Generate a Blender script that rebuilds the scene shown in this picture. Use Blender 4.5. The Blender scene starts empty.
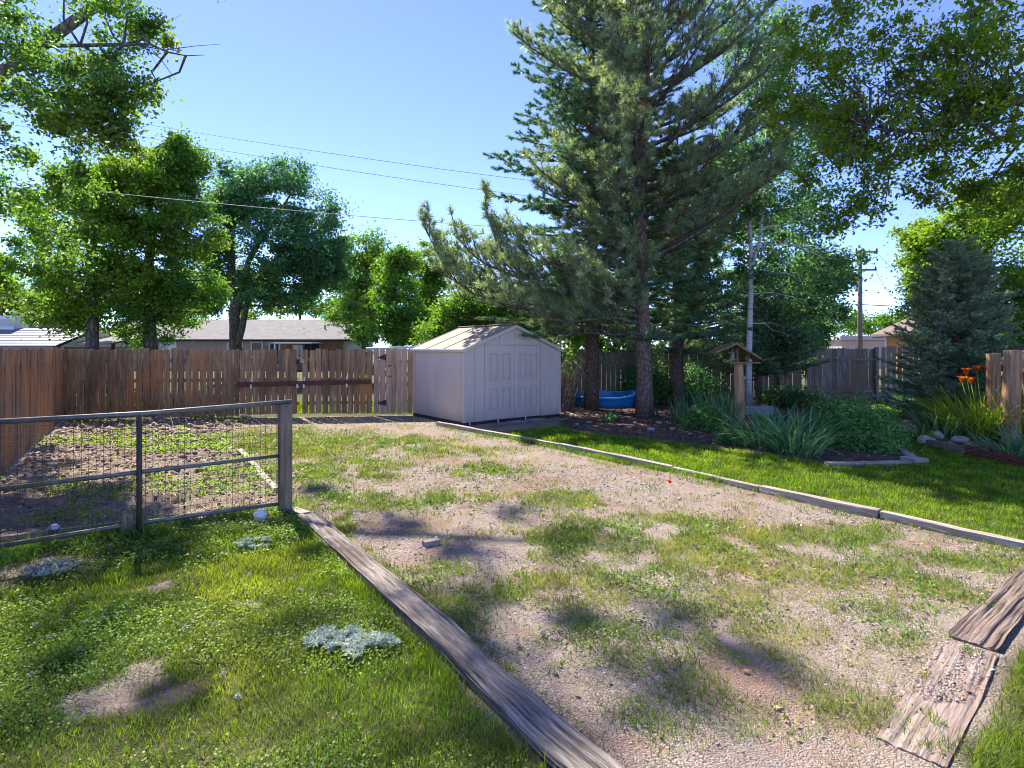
import bpy, bmesh, math, random
import numpy as np
from mathutils import Vector, Matrix
R = math.radians
rng = np.random.default_rng(7)
random.seed(7)
scn = bpy.context.scene
col = scn.collection

# ------------------------------------------------------------------ camera model (metres, camera at x=0,y=0)
FPX, HC, HZ, CX = 560.0, 1.75, 348.0, 512.0
def at(px, py, Y): return np.array([(px - CX) / FPX * Y, Y, HC - (py - HZ) / FPX * Y])
def gp(px, py):
    Y = HC * FPX / (py - HZ); return np.array([(px - CX) / FPX * Y, Y])
SUN_AZ, SUN_EL = R(-33), R(47)
TOSUN = np.array([math.sin(SUN_AZ) * math.cos(SUN_EL), math.cos(SUN_AZ) * math.cos(SUN_EL), math.sin(SUN_EL)])

# ------------------------------------------------------------------ noise
def _hash(ix, iy, seed):
    h = (ix.astype(np.int64) * 374761393 + iy.astype(np.int64) * 668265263 + seed * 1442695041) & 0x7fffffff
    h = ((h ^ (h >> 13)) * 1274126177) & 0x7fffffff
    return ((h ^ (h >> 16)) & 0xffff) / 65535.0
def vnoise(x, y, seed=0):
    x = np.asarray(x, float); y = np.asarray(y, float)
    ix, iy = np.floor(x), np.floor(y); fx, fy = x - ix, y - iy
    fx = fx * fx * (3 - 2 * fx); fy = fy * fy * (3 - 2 * fy)
    a, b = _hash(ix, iy, seed), _hash(ix + 1, iy, seed)
    c, d = _hash(ix, iy + 1, seed), _hash(ix + 1, iy + 1, seed)
    return (a * (1 - fx) + b * fx) * (1 - fy) + (c * (1 - fx) + d * fx) * fy
def fbm(x, y, seed=0, oct=4):
    s, a, t = 0, .5, 0
    for i in range(oct):
        s = s + a * vnoise(x * 2 ** i + 17.3 * i, y * 2 ** i - 9.1 * i, seed + i); t += a; a *= .5
    return s / t
def sstep(a, b, x):
    t = np.clip((x - a) / (b - a), 0, 1); return t * t * (3 - 2 * t)

# ------------------------------------------------------------------ object helpers
def mesh_np(name, V, F, mat=None, smooth=False):
    V = np.ascontiguousarray(V, np.float32).reshape(-1, 3); F = np.ascontiguousarray(F, np.int32)
    me = bpy.data.meshes.new(name); m, k = F.shape
    me.vertices.add(len(V)); me.vertices.foreach_set('co', V.ravel())
    me.loops.add(m * k); me.loops.foreach_set('vertex_index', F.ravel())
    me.polygons.add(m); me.polygons.foreach_set('loop_start', np.arange(0, m * k, k, dtype=np.int32))
    me.update(calc_edges=True)
    if smooth: me.polygons.foreach_set('use_smooth', np.ones(m, bool))
    if mat: me.materials.append(mat)
    return me
LOC = {}
def tag(o, label=None, cat=None, group=None, kind=None):
    if label: o['label'] = label
    if cat: o['category'] = cat
    if group: o['group'] = group
    if kind: o['kind'] = kind
    return o
def thing(name, label, cat, loc=(0, 0, 0), rz=0, group=None):
    o = bpy.data.objects.new(name, None); col.objects.link(o); o.empty_display_size = .2
    o.location = loc; o.rotation_euler.z = rz
    LOC[o.name] = np.array(loc, float)
    return tag(o, label, cat, group)
def link(name, me, parent=None):
    o = bpy.data.objects.new(name, me); col.objects.link(o)
    if parent is not None: o.parent = parent; LOC[o.name] = LOC.get(parent.name, np.zeros(3))
    return o
def onp(name, V, F, mat, parent=None, smooth=False, world=True):
    V = np.asarray(V, float).reshape(-1, 3)
    if parent is not None and world: V = V - LOC[parent.name]
    return link(name, mesh_np(name, V, F, mat, smooth), parent)
class MB:
    def __init__(s): s.v, s.f, s.sm = [], [], []
    def add(s, V, F, smooth=False):
        b = len(s.v); s.v += [tuple(map(float, p)) for p in V]
        s.f += [tuple(int(i) + b for i in f) for f in F]; s.sm += [smooth] * len(F); return s
    def box(s, x0, y0, z0, x1, y1, z1, M=None, bev=0.0):
        x0, x1 = min(x0, x1), max(x0, x1); y0, y1 = min(y0, y1), max(y0, y1); z0, z1 = min(z0, z1), max(z0, z1)
        b = min(bev, (x1 - x0) * .45, (y1 - y0) * .45, (z1 - z0) * .45)
        bm = bmesh.new(); bmesh.ops.create_cube(bm, size=1)
        for v in bm.verts:
            v.co = Vector(((x0 + x1) / 2 + v.co.x * (x1 - x0), (y0 + y1) / 2 + v.co.y * (y1 - y0), (z0 + z1) / 2 + v.co.z * (z1 - z0)))
        if b > 0: bmesh.ops.bevel(bm, geom=list(bm.edges), offset=b, segments=1, affect='EDGES', profile=.5)
        if M is not None: bmesh.ops.transform(bm, matrix=M, verts=bm.verts)
        bm.verts.index_update()
        s.add([v.co[:] for v in bm.verts], [[v.index for v in f.verts] for f in bm.faces]); bm.free(); return s
    def bar(s, p0, p1, w, h, bev=.004, up=(0, 0, 1)):
        p0, p1 = Vector(p0), Vector(p1); d = p1 - p0; L = d.length; d.normalize()
        u = Vector(up); sd = u.cross(d).normalized(); u = d.cross(sd).normalized()
        M = Matrix(((d.x, sd.x, u.x, p0.x), (d.y, sd.y, u.y, p0.y), (d.z, sd.z, u.z, p0.z), (0, 0, 0, 1)))
        return s.box(0, -w / 2, -h / 2, L, w / 2, h / 2, M, bev)
    def tube(s, pts, rad, n=8, cap=True, jit=0, seed=0):
        pts = np.array(pts, float); rad = np.broadcast_to(np.array(rad, float), (len(pts),))
        T = np.gradient(pts, axis=0); T /= np.linalg.norm(T, axis=1)[:, None] + 1e-9
        ref = np.array([0, 0, 1.]) if abs(T[0][2]) < .9 else np.array([1., 0, 0])
        V = []; rs = np.random.default_rng(seed)
        for p, t, r in zip(pts, T, rad):
            a = np.cross(t, ref); a /= np.linalg.norm(a) + 1e-9; b = np.cross(t, a); ref = np.cross(a, t)
            for k in range(n):
                an = 2 * math.pi * k / n; rr = r * (1 + jit * (rs.random() - .5))
                V.append(p + rr * (math.cos(an) * a + math.sin(an) * b))
        m = len(pts); F = []
        for i in range(m - 1):
            for k in range(n): F.append((i * n + k, i * n + (k + 1) % n, (i + 1) * n + (k + 1) % n, (i + 1) * n + k))
        if cap: F += [tuple(range(n))[::-1], tuple((m - 1) * n + k for k in range(n))]
        return s.add(V, F, True)
    def lathe(s, prof, c=(0, 0, 0), n=24, sx=1, sy=1):
        V = []; m = len(prof)
        for r, z in prof:
            for k in range(n):
                an = 2 * math.pi * k / n; V.append((c[0] + sx * r * math.cos(an), c[1] + sy * r * math.sin(an), c[2] + z))
        F = [(i * n + k, i * n + (k + 1) % n, (i + 1) * n + (k + 1) % n, (i + 1) * n + k) for i in range(m - 1) for k in range(n)]
        return s.add(V, F, True)
    def build(s, name, mat, parent=None, world=True):
        me = bpy.data.meshes.new(name); V = s.v
        if parent is not None and world:
            o = LOC[parent.name]; V = [(a - o[0], b - o[1], c - o[2]) for a, b, c in V]
        me.from_pydata(V, [], s.f); me.polygons.foreach_set('use_smooth', s.sm); me.materials.append(mat); me.update()
        return link(name, me, parent)

# ------------------------------------------------------------------ materials
class NT:
    def __init__(s, name):
        s.m = bpy.data.materials.new(name); s.m.use_nodes = True; s.t = s.m.node_tree; s.t.nodes.clear()
        s.out = s.n('ShaderNodeOutputMaterial')
    def n(s, typ, **kw):
        nd = s.t.nodes.new(typ)
        for k, v in kw.items():
            if k in nd.bl_rna.properties: setattr(nd, k, v)
            else: nd.inputs[k.replace('_', ' ')].default_value = v
        return nd
    def l(s, a, b): s.t.links.new(a, b)
    def obj(s, scale=(1, 1, 1), rot=(0, 0, 0)):
        tc = s.n('ShaderNodeTexCoord'); mp = s.n('ShaderNodeMapping')
        mp.inputs['Scale'].default_value = scale; mp.inputs['Rotation'].default_value = rot
        s.l(tc.outputs['Object'], mp.inputs['Vector']); return mp.outputs['Vector']
    def noise(s, vec, scale, detail=4, rough=.55, dist=0):
        nd = s.n('ShaderNodeTexNoise'); nd.inputs['Scale'].default_value = scale; nd.inputs['Detail'].default_value = detail
        nd.inputs['Roughness'].default_value = rough; nd.inputs['Distortion'].default_value = dist
        s.l(vec, nd.inputs['Vector']); return nd.outputs['Fac']
    def voro(s, vec, scale, feature='F1'):
        nd = s.n('ShaderNodeTexVoronoi', feature=feature); nd.inputs['Scale'].default_value = scale
        s.l(vec, nd.inputs['Vector']); return nd
    def ramp(s, fac, stops):
        nd = s.n('ShaderNodeValToRGB'); e = nd.color_ramp.elements
        while len(e) < len(stops): e.new(.5)
        for q, (p, c) in zip(e, stops): q.position = p; q.color = (*c, 1)
        s.l(fac, nd.inputs['Fac']); return nd.outputs['Color']
    def mix(s, fac, a, b, mode='MIX'):
        nd = s.n('ShaderNodeMix', data_type='RGBA', blend_type=mode)
        for v, k in ((fac, 0), (a, 6), (b, 7)):
            if isinstance(v, (int, float)): nd.inputs[k].default_value = v
            elif isinstance(v, tuple): nd.inputs[k].default_value = (*v, 1)
            else: s.l(v, nd.inputs[k])
        return nd.outputs[2]
    def math(s, op, a, b=0.0):
        nd = s.n('ShaderNodeMath', operation=op)
        for v, k in ((a, 0), (b, 1)):
            if isinstance(v, (int, float)): nd.inputs[k].default_value = v
            else: s.l(v, nd.inputs[k])
        return nd.outputs[0]
    def island(s): return s.n('ShaderNodeNewGeometry').outputs['Random Per Island']
    def bump(s, h, dist=.01, strength=1.0):
        nd = s.n('ShaderNodeBump'); nd.inputs['Distance'].default_value = dist; nd.inputs['Strength'].default_value = strength
        s.l(h, nd.inputs['Height']); return nd.outputs['Normal']
    def pbsdf(s, color, rough=.8, spec=.3, normal=None, metal=0.0):
        p = s.n('ShaderNodeBsdfPrincipled')
        if isinstance(color, tuple): p.inputs['Base Color'].default_value = (*color, 1)
        else: s.l(color, p.inputs['Base Color'])
        if isinstance(rough, (int, float)): p.inputs['Roughness'].default_value = rough
        else: s.l(rough, p.inputs['Roughness'])
        p.inputs['Specular IOR Level'].default_value = spec; p.inputs['Metallic'].default_value = metal
        if normal is not None: s.l(normal, p.inputs['Normal'])
        return p.outputs[0]
    def done(s, sh): s.l(sh, s.out.inputs['Surface']); return s.m

def leafmat(name, c1, c2, c3, trans=.45, warm=(1.25, 1.15, .6), nscale=.7, alt=None, spec=.25, rough=.5):
    t = NT(name); v = t.obj()
    c = t.ramp(t.island(), [(0, c1), (.5, c2), (1, c3)])
    n = t.noise(v, nscale, 3)
    if alt: c = t.mix(t.ramp(n, [(.46, (0, 0, 0)), (.6, (1, 1, 1))]), c, alt)
    else: c = t.mix(t.ramp(n, [(.35, (.55, .55, .55)), (.65, (0, 0, 0))]), c, c1)
    n5 = t.noise(v, nscale * 4.5, 2)
    c = t.mix(1.0, c, t.ramp(n5, [(.34, (.62, .66, .7)), (.5, (1, 1, 1)), (.66, (1.42, 1.36, 1.2))]), 'MULTIPLY')
    p = t.pbsdf(c, rough, spec)
    tr = t.n('ShaderNodeBsdfTranslucent'); t.l(t.mix(1.0, c, warm, 'MULTIPLY'), tr.inputs['Color'])
    ms = t.n('ShaderNodeMixShader'); ms.inputs[0].default_value = trans
    t.l(p, ms.inputs[1]); t.l(tr.outputs[0], ms.inputs[2])
    return t.done(ms.outputs[0])

def woodmat(name, dark, mid, light, scale=(9, 9, .7), stain=None, blotch_at=(.5, .68), rough=.85, bump=.006, stain2=None):
    t = NT(name); v = t.obj(scale)
    off = t.n('ShaderNodeVectorMath', operation='ADD'); isl = t.island()
    cmb = t.n('ShaderNodeCombineXYZ'); k = t.math('MULTIPLY', isl, 61.0)
    t.l(k, cmb.inputs[0]); t.l(k, cmb.inputs[2]); t.l(v, off.inputs[0]); t.l(cmb.outputs[0], off.inputs[1])
    g = t.noise(off.outputs[0], 3.2, 7, .62, .3)
    c = t.ramp(g, [(.28, dark), (.5, mid), (.72, light)])
    iv = t.ramp(isl, [(0, (.62, .60, .60)), (.5, (1, .97, .94)), (1, (1.25, 1.2, 1.15))])
    c = t.mix(.75, c, iv, 'MULTIPLY')
    if stain:
        n2 = t.noise(t.obj((1.4, 1.4, .8)), .8, 4)
        c = t.mix(t.ramp(n2, [(blotch_at[0], (0, 0, 0)), (blotch_at[1], (.85, .85, .85))]), c, stain)
    if stain2:
        n3 = t.noise(t.obj((3, 3, .5)), .9, 4)
        c = t.mix(t.ramp(n3, [(.52, (0, 0, 0)), (.66, (.7, .7, .7))]), c, stain2)
    kn = t.voro(off.outputs[0], .55); knf = t.ramp(kn.outputs['Distance'], [(.03, (1, 1, 1)), (.075, (0, 0, 0))])
    c = t.mix(knf, c, (dark[0] * .35, dark[1] * .33, dark[2] * .3))
    fine = t.noise(off.outputs[0], 14, 4, .7)
    h = t.math('ADD', g, t.math('MULTIPLY', fine, .5))
    return t.done(t.pbsdf(c, rough, .15, t.bump(h, bump)))

def plain(name, color, rough=.6, spec=.3, var=.15, nscale=5, bump=0.0, metal=0.0, dirt=None, splash=None):
    t = NT(name); v = t.obj(); n = t.noise(v, nscale, 5)
    c = t.mix(t.ramp(n, [(.3, (0, 0, 0)), (.7, (1, 1, 1))]), tuple(x * (1 - var) for x in color), tuple(min(1, x * (1 + var)) for x in color))
    if dirt:
        n2 = t.noise(v, nscale * .35, 6, .65); c = t.mix(t.ramp(n2, [(.52, (0, 0, 0)), (.75, (.75, .75, .75))]), c, dirt)
    if splash:
        sx = t.n('ShaderNodeSeparateXYZ'); t.l(v, sx.inputs[0]); zz = t.math('ADD', sx.outputs[2], t.math('MULTIPLY', t.noise(t.obj((3, 3, 1.2)), 2.2, 6, .7), -.55))
        c = t.mix(t.ramp(t.math('ADD', zz, .35), [(.10, (.7, .7, .7)), (.42, (0, 0, 0))]), c, splash)
        st = t.noise(t.obj((6, 6, .35)), 1.6, 5, .6); c = t.mix(t.ramp(st, [(.54, (0, 0, 0)), (.74, (.4, .4, .4))]), c, splash)
    return t.done(t.pbsdf(c, rough, spec, t.bump(t.noise(v, nscale * 6, 4), bump) if bump else None, metal))

def barkmat(name, c1, c2, c3, zs=.35, scale=9, bump=.03):
    t = NT(name); v = t.obj((1, 1, zs)); w = t.voro(v, scale, 'DISTANCE_TO_EDGE'); n = t.noise(v, scale * .9, 6, .65)
    c = t.ramp(n, [(.3, c1), (.5, c2), (.7, c3)])
    e = t.ramp(w.outputs['Distance'], [(.0, (.8, .8, .8)), (.22, (0, 0, 0))]); c = t.mix(e, c, tuple(x * .45 for x in c1))
    h = t.math('ADD', t.math('MINIMUM', w.outputs['Distance'], .2), t.math('MULTIPLY', n, .3))
    return t.done(t.pbsdf(c, .9, .1, t.bump(h, bump)))

M = {}
M['fence'] = woodmat('weathered_fence_wood', (0.145, 0.078, 0.037), (0.319, 0.186, 0.095), (0.515, 0.343, 0.191), stain=(0.474, 0.195, 0.060), blotch_at=(.58, .74), stain2=(0.155, 0.092, 0.050))
M['fence_side'] = woodmat('patchy_fence_wood', (0.142, 0.080, 0.042), (0.299, 0.174, 0.099), (0.427, 0.293, 0.198), stain=(0.513, 0.215, 0.066), blotch_at=(.48, .66), stain2=(0.171, 0.118, 0.086))  # noise blends orange and darker patches into the brown boards
M['fence_pale'] = woodmat('pale_gate_wood', (0.240, 0.138, 0.085), (0.432, 0.275, 0.180), (0.552, 0.396, 0.280), stain=(0.408, 0.187, 0.080), blotch_at=(.55, .72))
M['fence_grey'] = woodmat('old_grey_fence_wood', (0.104, 0.090, 0.073), (0.216, 0.190, 0.154), (0.338, 0.299, 0.244), stain=(0.188, 0.128, 0.082))
M['post'] = woodmat('grey_post_wood', (0.102, 0.072, 0.047), (0.221, 0.164, 0.115), (0.323, 0.256, 0.194), scale=(12, 12, .9))
M['tie'] = woodmat('weathered_tie_wood', (.09, .075, .066), (.39, .335, .29), (.62, .56, .49), scale=(1.2, 17, 17), stain=(.17, .13, .115), blotch_at=(.49, .64), bump=.028)  # dark patches mix wood stain with painted shade along the tie
M['tie_worn'] = woodmat('worn_pinkish_tie_wood', (.16, .115, .095), (.37, .29, .245), (.54, .46, .41), scale=(1.3, 16, 16), stain=(.30, .22, .18), blotch_at=(.45, .62), bump=.02)
M['tie_dark'] = woodmat('brown_tie_wood', (.10, .07, .055), (.26, .20, .165), (.38, .31, .27), scale=(1.2, 16, 16), stain=(.16, .115, .09), bump=.02)
M['tie_pale'] = woodmat('bleached_edging_wood', (.20, .16, .13), (.42, .36, .31), (.56, .50, .44), scale=(.8, 12, 12), stain=(.27, .22, .19), blotch_at=(.5, .7), bump=.014)
M['red_tie'] = woodmat('red_brown_edging_wood', (.07, .022, .018), (.17, .05, .038), (.25, .10, .07), scale=(.8, 12, 12), bump=.014)
M['log'] = woodmat('bare_log_wood', (0.130, 0.066, 0.035), (0.390, 0.216, 0.115), (0.546, 0.348, 0.210), scale=(9, 9, .45), stain=(0.195, 0.108, 0.055), blotch_at=(.56, .64))
M['cedar'] = woodmat('cedar_roof_wood', (.15, .075, .035), (.29, .16, .085), (.38, .25, .155), scale=(2, 9, 9))
M['rust'] = plain('rusty_steel', (.115, .045, .026), .8, .3, .35, 9, .004)
M['galv'] = plain('dull_galvanised_steel', (.19, .175, .16), .5, .4, .3, 12, metal=.5, dirt=(.16, .11, .075))
M['pipe'] = plain('brown_pipe', (.085, .06, .047), .7, .3, .3, 9)
M['wire'] = plain('wire_steel', (.16, .14, .12), .6, .3, .2, 8, metal=.4)
M['white'] = plain('white_plastic', (.72, .71, .67), .5, .35, .08, 20, dirt=(.42, .38, .32))
M['black'] = plain('dark_iron', (.035, .03, .028), .6, .3, .3, 10)
M['pine_bark'] = barkmat('pine_bark', (.14, .09, .065), (.25, .17, .13), (.36, .25, .195), .45, 17, .03)
M['bark'] = barkmat('grey_bark', (.085, .07, .055), (.155, .13, .105), (.23, .20, .165), .3, 8, .03)
M['dark_bark'] = barkmat('spruce_bark', (.09, .06, .04), (.17, .12, .085), (.24, .18, .135), .5, 20, .025)
def birchmat():
    t = NT('birch_bark'); v = t.obj((2, 2, 14)); n = t.noise(v, 1.4, 5, .6)
    c = t.ramp(n, [(.34, (.09, .08, .075)), (.42, (.50, .485, .455)), (.75, (.64, .625, .60))])
    return t.done(t.pbsdf(c, .7, .2))
M['birch'] = birchmat()

# ground --------------------------------------------------------------
def groundmat():
    t = NT('yard_ground'); v = t.obj()
    at_ = t.n('ShaderNodeAttribute', attribute_name='zone'); sp = t.n('ShaderNodeSeparateColor'); t.l(at_.outputs['Color'], sp.inputs[0])
    big = t.noise(v, .9, 5, .6); mid = t.noise(v, 6, 6, .65); fine = t.noise(v, 60, 4, .6)
    vo = t.voro(v, 105); vo2 = t.voro(v, 230)
    # gravel and dry dirt
    vsp = t.n('ShaderNodeSeparateColor'); t.l(vo.outputs['Color'], vsp.inputs[0])
    g = t.ramp(vsp.outputs[0], [(0, (.17, .13, .11)), (.35, (.33, .26, .215)), (.7, (.44, .36, .305)), (1, (.62, .54, .48))])
    dirt = t.ramp(mid, [(.3, (.27, .195, .145)), (.5, (.37, .285, .215)), (.72, (.47, .385, .30))])
    gm = t.ramp(t.math('ADD', t.math('MULTIPLY', big, .75), t.math('MULTIPLY', mid, .3)), [(.42, (1, 1, 1)), (.6, (.25, .25, .25))])
    c = t.mix(gm, dirt, g)
    c = t.mix(t.ramp(fine, [(.3, (.35, .35, .35)), (.6, (0, 0, 0))]), c, (.16, .115, .09))
    rp = t.noise(v, 1.1, 6, .65, .6); c = t.mix(t.ramp(rp, [(.5, (0, 0, 0)), (.64, (.75, .75, .75))]), c, (.30, .175, .125))
    rq = t.noise(t.obj((1.6, 1.1, 1)), .8, 6, .7, .4); c = t.mix(t.ramp(rq, [(.52, (0, 0, 0)), (.68, (.7, .7, .7))]), c, (.44, .365, .285))
    # lawn soil and thatch
    th = t.ramp(mid, [(.3, (.045, .055, .018)), (.5, (.07, .085, .026)), (.7, (.15, .13, .06))])
    # garden soil
    so = t.ramp(mid, [(.3, (.17, .12, .085)), (.5, (.31, .235, .175)), (.72, (.46, .37, .28))])
    # mulch
    mu = t.ramp(t.noise(t.obj((1, 1, 1)), 38, 6, .7), [(.3, (.07, .042, .03)), (.5, (.16, .10, .073)), (.7, (.31, .215, .175))])
    c = t.mix(sp.outputs[0], th, c); c = t.mix(sp.outputs[1], c, so); c = t.mix(sp.outputs[2], c, mu)
    h = t.math('ADD', t.math('MULTIPLY', vo.outputs['Distance'], -.6), t.math('ADD', t.math('MULTIPLY', vo2.outputs['Distance'], -.3), mid))
    return t.done(t.pbsdf(c, .95, .1, t.bump(h, .018)))
M['ground'] = groundmat()

def inpoly(x, y, P):
    P = np.asarray(P); c = np.zeros(np.shape(x), bool); n = len(P)
    for i in range(n):
        x0, y0 = P[i]; x1, y1 = P[(i + 1) % n]
        cond = ((y0 > y) != (y1 > y)) & (x < (x1 - x0) * (y - y0) / (y1 - y0 + 1e-12) + x0); c ^= cond
    return c
def soft(x, y, P, w):
    s = 0
    for dx, dy in ((0, 0), (w, 0), (-w, 0), (0, w), (0, -w), (.7 * w, .7 * w), (-.7 * w, .7 * w), (.7 * w, -.7 * w), (-.7 * w, -.7 * w)):
        s = s + inpoly(x + dx, y + dy, P).astype(float)
    return s / 9
# yard layout ------------------------------------------------------------
C0 = gp(63, 421); C1 = gp(415, 415); L0 = gp(0, 478)
ldir = (L0 - C0) / np.linalg.norm(L0 - C0); L1 = C0 + ldir * 13.5
GPOST = np.array([-2.38, 5.87]); GDIR = np.array([-1.02, -.77]) / np.hypot(1.02, .77)
T0, T1 = np.array([-2.10, 5.74]), np.array([.50, 2.01])              # left railroad tie line
EDGE = [gp(437, 425), gp(600, 459), gp(745, 490), gp(832, 509), gp(989, 546), gp(1040, 558), np.array([5.0, 3.6])]
LAWN_L = [T0 + (-.05, -.05), T1 + (-.1, 0), (1.5, .5), (-9, .5), (-9, 5.0), GPOST + GDIR * 3.2, GPOST + GDIR * .1]
GARDEN = [GPOST + GDIR * .02, gp(277, 494), gp(253, 466), gp(225, 436), C0 + (4.4, 0.5), C0, L1, GPOST + GDIR * 3.4]
LAWN_R = EDGE + [(9, 3.0), (9, 6.5), gp(1030, 466), gp(940, 449), gp(925, 441), gp(905, 425), gp(925, 408), gp(870, 408), gp(885, 425), gp(898, 447), gp(919, 465), gp(838, 468), gp(760, 456), gp(700, 448), gp(640, 441), gp(572, 434), gp(560, 428), gp(492, 434), gp(450, 428)]
RT0, RT1 = np.array([2.72, 3.32]), np.array([4.55, 4.70])
LAWN_C = [RT0 + (.15, -.1), RT1 + (.2, -.1), (8, 4), (8, .8), (1.2, .8), (1.95, 2.45)]
MULCH = [gp(560, 428), gp(572, 434), gp(640, 441), gp(700, 448), gp(760, 456), gp(838, 468), gp(919, 465), gp(905, 440), gp(890, 425), gp(905, 425), gp(925, 441), gp(940, 449), gp(1030, 466), (12, 8), (14, 18.2), (1.2, 17.7), (1.2, 14.3)]
def hgt(x, y):
    x = np.asarray(x, float); y = np.asarray(y, float)
    h = .045 * (fbm(x * .8, y * .8, 3, 3) - .5)
    near = ((np.abs(x) < 16) & (y < 20)).astype(float); h = h * near
    g = soft(x, y, GARDEN, .12)
    h = h + g * (.15 * (fbm(x * 3.2, y * 3.2, 11, 4) - .45) + .05 * (vnoise(x * 13, y * 13, 5) - .4))
    h = h + .05 * soft(x, y, MULCH, .3) + .03 * soft(x, y, LAWN_L, .2) + .03 * soft(x, y, LAWN_R, .15)
    return h
def hz(p): return float(hgt(np.array([p[0]]), np.array([p[1]]))[0])
def gp3(px, py, dz=0): p = gp(px, py); return np.array([p[0], p[1], hz(p) + dz])

def build_ground():
    xs = np.concatenate([np.linspace(-600, -40, 8), np.linspace(-34, -13, 8), np.arange(-12, 10.01, .055), np.linspace(11, 34, 8), np.linspace(40, 600, 8)])
    ys = np.concatenate([np.linspace(-60, 0, 6), np.arange(1.0, 12.01, .055), np.arange(12.1, 19.5, .1), np.linspace(20.5, 60, 14), np.linspace(80, 900, 10)])
    X, Y = np.meshgrid(xs, ys); nx, ny = len(xs), len(ys); x, y = X.ravel(), Y.ravel()
    z = hgt(x, y)
    wx = x + .30 * (fbm(x * 2.2, y * 2.2, 21, 3) - .5); wy = y + .30 * (fbm(x * 2.2, y * 2.2, 31, 3) - .5)
    bx_ = x + .45 * (fbm(x * 5, y * 5, 21, 4) - .5); by_ = y + .45 * (fbm(x * 5, y * 5, 31, 4) - .5)
    i = np.arange(nx * ny).reshape(ny, nx)
    F = np.stack([i[:-1, :-1].ravel(), i[:-1, 1:].ravel(), i[1:, 1:].ravel(), i[1:, :-1].ravel()], 1)
    me = mesh_np('ground', np.stack([x, y, z], 1), F, M['ground'], True)
    lawn = np.clip(soft(wx, wy, LAWN_L, .1) + soft(x, y, LAWN_R, .08) + soft(wx, wy, LAWN_C, .08), 0, 1)
    bare = np.zeros_like(x)
    for px, py, a, b in BARE:
        c = gp(px, py); q = ((bx_ - c[0]) / a) ** 2 + ((by_ - c[1]) / b) ** 2; bare = np.maximum(bare, sstep(1.3, .6, q))
    gard = soft(wx, wy, GARDEN, .1); mul = soft(wx, wy, MULCH, .08)
    yard = inpoly(x, y, [C0, C1, (1, 17.6), (14, 18.2), (14, .5), L1 + (-3, -4)])
    far = np.where(yard, 0, 1)
    r = (1 - lawn * (1 - bare)) * (1 - .85 * far)
    colr = np.stack([r, gard, mul * (1 - lawn), np.ones_like(r)], 1).astype(np.float32)
    a = me.color_attributes.new('zone', 'FLOAT_COLOR', 'POINT'); a.data.foreach_set('color', colr.ravel())
    o = link('ground', me); o['kind'] = 'structure'
BARE = [(142, 692, .2, .15), (118, 712, .22, .12), (15, 573, .6, .3), (165, 590, .16, .07), (255, 612, .12, .06)]
build_ground()

# ------------------------------------------------------------------ blades, leaves, needles
def blades(base, az, lean, length, width, segs, droop, twist=None):
    n = len(base); t = np.linspace(0, 1, segs + 1)
    th = lean[:, None] + droop[:, None] * t[None, :]
    ds = (length / segs)[:, None]
    hx = np.concatenate([np.zeros((n, 1)), np.cumsum(np.sin(th[:, :-1]) * ds, 1)], 1)
    vz = np.concatenate([np.zeros((n, 1)), np.cumsum(np.cos(th[:, :-1]) * ds, 1)], 1)
    d = np.stack([np.cos(az), np.sin(az)], 1)
    if twist is None: twist = np.zeros(n)
    sa = az + math.pi / 2 + twist; sd = np.stack([np.cos(sa), np.sin(sa)], 1)
    ctr = np.empty((n, segs + 1, 3)); ctr[:, :, :2] = base[:, None, :2] + hx[:, :, None] * d[:, None, :]; ctr[:, :, 2] = base[:, None, 2] + vz
    wp = (width[:, None] * .5) * np.minimum(1, (.55 + 1.2 * t))[None, :] * (1 - t ** 2.2)[None, :]
    V = np.empty((n, 2 * segs + 1, 3)); off = np.zeros((n, segs + 1, 3)); off[:, :, :2] = wp[:, :, None] * sd[:, None, :]
    V[:, 0:2 * segs:2] = ctr[:, :-1] - off[:, :-1]; V[:, 1:2 * segs:2] = ctr[:, :-1] + off[:, :-1]; V[:, -1] = ctr[:, -1]
    f = []
    for k in range(segs - 1): a = 2 * k; f += [(a, a + 1, a + 3), (a, a + 3, a + 2)]
    f.append((2 * segs - 2, 2 * segs - 1, 2 * segs)); f = np.array(f)
    F = (np.arange(n) * (2 * segs + 1))[:, None, None] + f[None]
    return V.reshape(-1, 3), F.reshape(-1, 3)
def unit(v): return v / (np.linalg.norm(v, axis=-1, keepdims=True) + 1e-9)
def leaves(C, size, rs, upb=.5, aspect=.62, fold=.18):
    n = len(C); nrm = unit(rs.normal(size=(n, 3)) + np.array([0, 0, upb]))
    t = unit(np.cross(nrm, unit(rs.normal(size=(n, 3))))); b = np.cross(nrm, t)
    s = (size * rs.uniform(.65, 1.3, n))[:, None]
    V = np.stack([C - t * s * .5, C + b * s * aspect * .5 + nrm * s * fold - t * s * .05, C + t * s * .5, C - b * s * aspect * .5 + nrm * s * fold - t * s * .05], 1)
    F = np.arange(4 * n).reshape(n, 4); return V.reshape(-1, 3), F
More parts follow.
